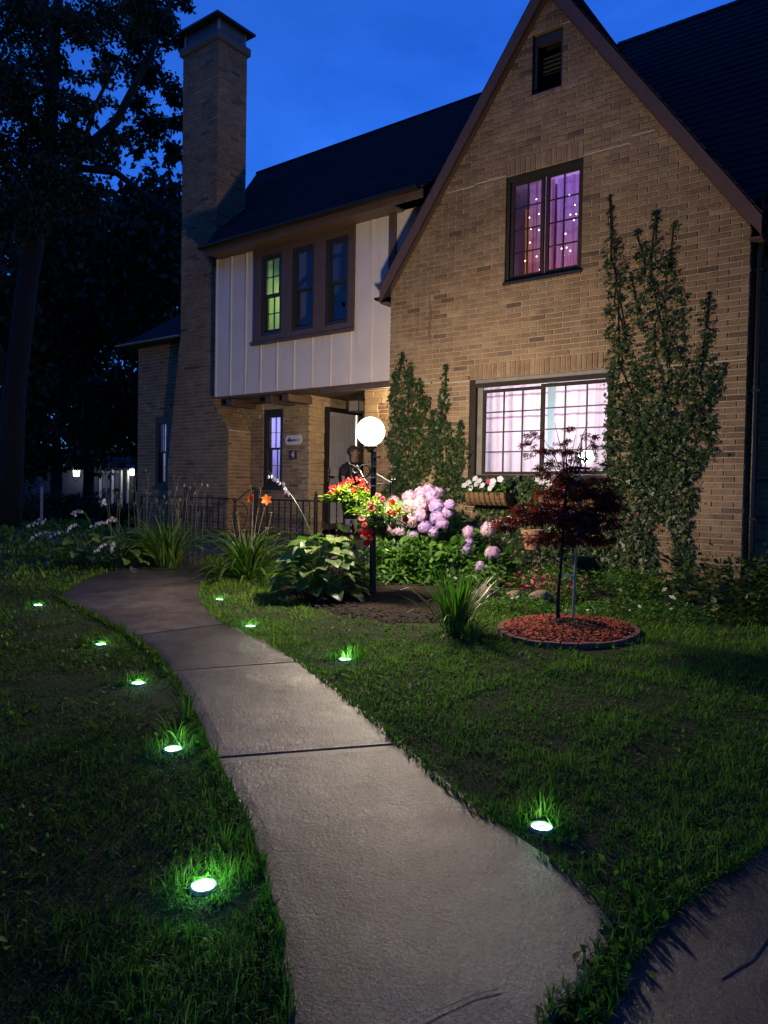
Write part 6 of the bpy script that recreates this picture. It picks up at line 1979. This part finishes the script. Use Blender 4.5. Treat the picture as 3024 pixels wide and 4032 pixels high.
    t = np.clip(.44-.48*lf+big*.45+small*.4+r.normal(size=n_)*.17, 0, .93)  # blades at left darker: the shade there is put into their tint
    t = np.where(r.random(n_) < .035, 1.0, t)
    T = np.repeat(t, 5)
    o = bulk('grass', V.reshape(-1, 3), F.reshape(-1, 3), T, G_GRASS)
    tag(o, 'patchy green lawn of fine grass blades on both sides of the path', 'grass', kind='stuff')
lawn()

# weeds with broad blades and small leaves in the verges
def weeds():
    r = np.random.default_rng(78)
    n_ = 9000
    X = r.uniform(-8, .0, n_); Y = r.uniform(.8, 7.2, n_)
    k = np.ones(n_, bool)
    for pl in PATH_POLYS: k &= ~inpoly(X, Y, pl)
    k &= ~inpoly(X, Y, BED) & (((X-RING_C[0])/RX)**2+((Y-RING_C[1])/RYY)**2 > 1.02)
    f_ = np.array([mnoise.noise(Vector((a*1.8, b_*1.8, 12))) for a, b_ in zip(X, Y)])
    k &= f_ > .02
    X, Y = X[k], Y[k]; n_ = len(X)
    for (lx_, ly_, _) in LIGHTS:
        kk = (X-lx_)**2+(Y-ly_)**2 > .10**2; X, Y = X[kk], Y[kk]
    n_ = len(X)
    A = r.normal(size=(n_, 3)); A[:, 2] = np.abs(A[:, 2])*.5+.1
    o = scatter('weeds', SM_V, SM_F, np.stack([X, Y, gzv(Y)+r.random(n_)*.03], 1), A, np.tile([0, 0, 1.], (n_, 1))+r.normal(size=(n_, 3))*.5, r.uniform(.018, .05, n_), np.clip(r.normal(.35, .2, n_), 0, .9), G_GRASS)
    tag(o, 'small broad leaved weeds mixed into the lawn', 'weeds', kind='stuff')
    # weeds between path and sidewalk
    n_ = 420
    Y = r.uniform(1.0, 2.6, n_); X = np.where(Y < 2.2, -.735, -.735-(Y-2.2)*.1)+r.normal(size=n_)*.03
    A = r.normal(size=(n_, 3)); A[:, 2] = np.abs(A[:, 2])*.8+.2
    o = scatter('weeds', OVAL_V, OVAL_F, np.stack([X, Y, gzv(Y)+.005+r.random(n_)*.02], 1), A, np.tile([0, 0, 1.], (n_, 1))+r.normal(size=(n_, 3))*.5, r.uniform(.018, .042, n_), np.clip(r.normal(.3, .15, n_), 0, .9), G_GRASS)
    tag(o, 'strip of weeds growing in the gap between the path and the sidewalk', 'weeds', kind='stuff')
    # dry leaf litter
    n_ = 520
    X = r.uniform(-7, -.3, n_); Y = r.uniform(.8, 6, n_)
    P = np.stack([X, Y, gzv(Y)+.026], 1)
    on = np.zeros(n_, bool)
    for pl in PATH_POLYS: on |= inpoly(X, Y, pl)
    P[:, 2] += np.where(on, -.004, .012)
    kk = (~on) | (r.random(n_) < .25)
    P = P[kk]; n_ = len(P)
    o = scatter('leaf_litter', SM_V, SM_F, P, r.normal(size=(n_, 3))*[1, 1, .1], np.tile([0, 0, 1.], (n_, 1))+r.normal(size=(n_, 3))*.15, r.uniform(.006, .02, n_), r.random(n_), G_DRY)
    tag(o, 'tiny dry leaves and petals scattered over path and lawn', 'litter', kind='stuff')
weeds()
b = MB()
tu = straps('grass_tuft', (-2.12, 1.83, gz(1.83)), 26, .15, .006, G_GRASS, 1.0, 120, None, .07, .7); tag(tu, 'long grass blades bending over the nearest ground light', 'grass tuft')
tu = straps('grass_tuft', (-3.17, 2.42, gz(2.4)), 30, .15, .006, G_GRASS, 1.0, 121, None, .08, .7); tag(tu, 'tall blades with seed heads behind the second nearest ground light', 'grass tuft')
tu = straps('grass_tuft', (-3.32, 2.60, gz(2.60)), 16, .20, .010, G_GRASS, .6, 122, None, .03, .8); tag(tu, 'upright broad bladed tuft at the left path edge', 'grass tuft')
tu = straps('grass_tuft', (-1.27, 2.75, gz(2.75)), 46, .13, .006, G_GRASS, .8, 123, None, .07, .8); tag(tu, 'bright tuft behind the nearest ground light on the right', 'grass tuft')
tu = straps('grass_tuft', (-3.40, 4.10, gz(4.1)), 70, .13, .007, G_GRASS, .8, 124, None, .11, .8); tag(tu, 'bright fringe of grass over the ground light right of the path', 'grass tuft')

# ------------------------------------------------------------------ TREES
def limb_tree(name, label, base, joints, crown, leaf, seed, m=G_TREE, group=None, rad=None):
    """joints: list of polylines with radii; crown: list of (centre, (rx,ry,rz), n)"""
    root = empty(name, base); tag(root, label, 'tree', group)
    b = MB()
    for pts, rads in joints: b.tube([Vector(p) for p in pts], rads, 10)
    b.build('trunk', M_BARK, root, smooth=True)
    r = np.random.default_rng(seed)
    P = []
    for (c, R3, n_) in crown:
        D = norm(r.normal(size=(n_, 3)))*(r.random(n_)**.40)[:, None]
        # break each clump up into smaller sprays
        q = max(4, n_//34)
        sp = norm(r.normal(size=(q, 3)))*(r.random(q)**.4)[:, None]
        pick = r.integers(0, q, n_)
        D = sp[pick]*.86+r.normal(size=(n_, 3))*.16
        P.append(np.array(c)+D*np.array(R3))
    P = np.concatenate(P); n_ = len(P)
    A = r.normal(size=(n_, 3)); A[:, 2] -= .5
    o = scatter('crown', SM_V, SM_F, P, A, r.normal(size=(n_, 3)), r.uniform(leaf*.6, leaf*1.25, n_), r.random(n_), m, root)
    o['kind'] = 'stuff'
    return root
def at(xd, yd, zc):
    """point zc metres into the scene on the line of sight noted from the photograph"""
    s_ = 3024/1659
    return CAM+(fw+r2*((xd*s_-1512)/F_PX)-u2*((yd*s_-2016)/F_PX))*zc
def mdist(px_, zc): return px_*1.8228*zc/F_PX
BT = [((-18.9,9.2,.2),(-18.3,9.0,2.2),(-18.04,8.93,3.6),(-17.88,9.17,6.4),(-17.63,9.43,8.43),(-17.56,9.55,10.3),(-17.53,9.64,12.4),(-17.3,9.8,15)),
      ((-17.75,9.3,7.3),(-16.96,9.98,9.44),(-16.3,10.5,10.2),(-15.7,11.0,11.8),(-15.3,11.4,13.2)),
      ((-17.2,9.75,9.1),(-16.3,10.5,9.0),(-15.1,11.34,7.9),(-14.6,11.9,7.2)),
      ((-16.96,9.98,9.44),(-16.7,10.2,10.6),(-16.2,10.6,11.9)),
      ((-18.04,8.93,3.6),(-19.5,8.2,7.0),(-21,7.6,10)),
      ((-17.6,9.5,9.6),(-18.8,9.0,11.5),(-19.5,8.6,14))]
BR = [[.34,.29,.26,.24,.20,.17,.12,.05],[.16,.13,.10,.07,.03],[.10,.08,.05,.02],[.07,.05,.02],[.2,.14,.06],[.12,.08,.04]]
crown = []
for (x, y, rr, n_) in ((35,60,62,1500),(100,140,45,700),(25,200,60,1300),(60,300,60,1300),(150,50,50,1000),(235,35,62,1500),(330,25,42,900),(392,8,18,160),(310,95,36,600),(378,85,26,420),(280,150,36,450),(205,165,34,260),(340,165,34,520),(385,210,24,330),(300,215,28,300),(240,235,26,170),(180,235,30,380),(335,265,36,560),(300,300,32,420),(375,330,22,260),(150,300,40,700),(205,335,40,650),(252,300,22,150),(312,345,22,90),(100,380,60,1300),(180,420,50,1000),(40,460,70,1500),(215,110,26,200),(70,20,50,900),(-40,150,80,1500),(-30,350,80,1500),(300,20,40,600),(130,215,30,350),(390,265,18,180)):
    zc = 16.5+3.0*rnd.random()
    c = at(x, y, zc); k_ = mdist(rr, zc)
    crown.append((tuple(c), (k_*1.08, k_*1.6, k_*.95), int(n_*1.3)))
limb_tree('broadleaf_tree', 'big dark broadleaf tree spreading behind the chimney at upper left', (-18.9, 9.2, .4), list(zip(BT, BR)), crown, .145, 201)
labels = ['dense dark tree filling the space just left of the chimney', 'dark tree mass at the far left under the big crown', 'distant dark tree between two others behind the lawn', 'dark tree close behind the left wing of the house', 'low spreading tree over the neighbouring roofs']
TR = [((335,560,27,150,5200),(350,470,27,100,2600),(250,640,27,120,3400),(360,760,27,110,2800)),
      ((30,640,26,170,5200),(80,480,26,110,2600),(20,840,26,120,3000),(130,720,27,110,2800)),
      ((190,600,34,170,5600),(180,470,34,110,2600),(200,800,34,120,2800)),
      ((300,880,30,110,2600),(230,900,31,100,2200),(380,900,30,90,1800)),
      ((120,900,33,120,2600),(50,980,33,80,1200),(180,980,34,60,600),(0,930,33,80,1400))]
for i, cl_ in enumerate(TR):
    crown = []
    for (x, y, zc, rr, n_) in cl_:
        k_ = mdist(rr, zc); crown.append((tuple(at(x, y, zc)), (k_, k_*1.2, k_*.9), n_))
    c = at(cl_[0][0], 1060, cl_[0][2]); top = at(cl_[0][0], cl_[0][1], cl_[0][2])
    limb_tree('background_tree', labels[i], (c.x, c.y, .4), [(((c.x, c.y, .2), (c.x+.1, c.y, 2.5), tuple(top)), [.28, .22, .1]), (((c.x+.1, c.y, 2.5), tuple(at(cl_[1][0], cl_[1][1], cl_[1][2]))), [.15, .05])], crown, .34, 210+i, group='dark trees behind the house')
for i, (x, zc, rr, lb) in enumerate(((30, 22, 70, 'dark shrub at the far left edge of the lawn'), (110, 24, 60, 'dark shrub behind the marker pole'), (185, 24, 60, 'rounded dark shrub right of the marker pole'), (262, 20, 50, 'dark shrub beside the left wing'))):
    c = at(x, 1085, zc); k_ = mdist(rr, zc)
    mound('shrub', (c.x, c.y, .4), (k_, k_, k_*.95), 1500, .17, G_TREE, lb, 'shrub', 230+i, SM_V, SM_F)

# the street trees behind the camera, mirrored in upper windows; crowns enlarged, last pair added to block sky light
for i, (bx, by, cx_, cy_, cz_, R_, n_, lb) in enumerate(((-6.0,-5.5,-5.5,-5.0,8.0,5.6,8000,'big street tree mirrored in the middle sash window'), (3.5,-6.0,3.0,-5.5,8.5,5.8,8000,'street tree mirrored in the upper gable window'), (-20,-9,-20,-9,5.8,5.0,6000,'street tree further down the road mirrored in the glass'), (12,0,11.5,1.0,7,5.5,6000,'tree added at the right, out of view, to block sky light'), (-13,-13,-13,-13,9,6.5,7000,'tall tree added across the road to block sky light'))):
    limb_tree('street_tree', lb, (bx, by, 0), [(((bx,by,-.1),(bx+.1,by,3.0),(cx_,cy_,cz_)), [.32,.26,.12])], [((cx_,cy_,cz_), (R_,R_,R_*.75), n_), ((cx_+1.5,cy_+.5,cz_-1.5), (R_*.7,R_*.7,R_*.5), n_//3), ((cx_-2,cy_-.5,cz_+1.5), (R_*.7,R_*.7,R_*.5), n_//3)], .44, 240+i)

# neighbour's house across the back, with two lit porch lanterns
nb = empty('neighbour_house', (-36, 21, .4)); tag(nb, 'distant low house with white trim and two bright porch lights at far left', 'house')
def nbp(xd, yd, zc=36): return at(xd, yd, zc)
ndir = Vector((r2.x, r2.y, 0)).normalized(); nfw = Vector((fw.x, fw.y, 0)).normalized()
c0 = nbp(230, 1060); c0.z = .4
M_SIDING = mat('blue_grey_siding', (.05, .065, .11), (.04, .05, .08), .7, 4)
b = MB(); b.obox(c0+Vector((0, 0, 1.0))+nfw*3, ndir*7.5, nfw*2.6, Vector((0, 0, 1.1))); b.build('wall', M_SIDING, nb)
b = MB()
a_ = c0+nfw*.1
b.add([a_-ndir*8+Vector((0,0,1.95)), a_+ndir*8+Vector((0,0,1.95)), a_+ndir*8+nfw*3+Vector((0,0,3.0)), a_-ndir*8+nfw*3+Vector((0,0,3.0)), a_-ndir*8+nfw*6+Vector((0,0,1.95)), a_+ndir*8+nfw*6+Vector((0,0,1.95))], [(0,1,2,3),(3,2,5,4),(0,3,4),(1,5,2)])
b.build('roof', M_SHINGLE, nb)
for xd in (217, 243, 262, 276, 297):
    p = nbp(xd, 1060); b = MB(); b.box(p.x-.04, p.x+.04, p.y-.04, p.y+.04, .4, 2.25); b.build('porch_post', M_WHITE, nb)
for (xd0, xd1) in ((222, 238), (245, 258)):
    p = nbp(xd0, 1032, 36.3); q = nbp(xd1, 1032, 36.3); m_ = (p+q)/2
    b = MB(); b.obox((m_.x, m_.y, 1.75), (q-p)/2, nfw*.03, Vector((0,0,.38))); b.build('window', mat('dim_blue_window', (.25, .32, .5), None, .2, 3), nb)
    b = MB(); b.obox((m_.x, m_.y-.02, 2.18), (q-p)/2, nfw*.04, Vector((0,0,.05))); b.build('window_head', M_WHITE, nb)
for i, (xd, yd) in enumerate(((165, 1022), (287, 1020))):
    p = nbp(xd, yd, 35.7)
    l_ = empty('porch_light', p); tag(l_, ('bright distant porch light seen through the trees', 'bright distant porch light beside the left wing of the house')[i], 'lantern')
    b = MB(); b.lathe([(0, -.16), (.12, -.14), (.15, .12), (0, .14)], (0, 0, 0), 10); b.build('glass', emit('far_porch_glow', (1, .95, .82), 14), l_, keep=False)
    b = MB(); b.lathe([(.17, .14), (.06, .24), (0, .26)], (0, 0, 0), 10); b.build('cap', M_WHITE, l_, keep=False)
    pl = bpy.data.lights.new('porch_light', 'POINT'); pl.energy = 3; pl.color = (1, .92, .8); pl.shadow_soft_size = .1
    po = bpy.data.objects.new('porch_light_beam', pl); C.objects.link(po); po.parent = l_; po.location = tuple(-nfw*.35)
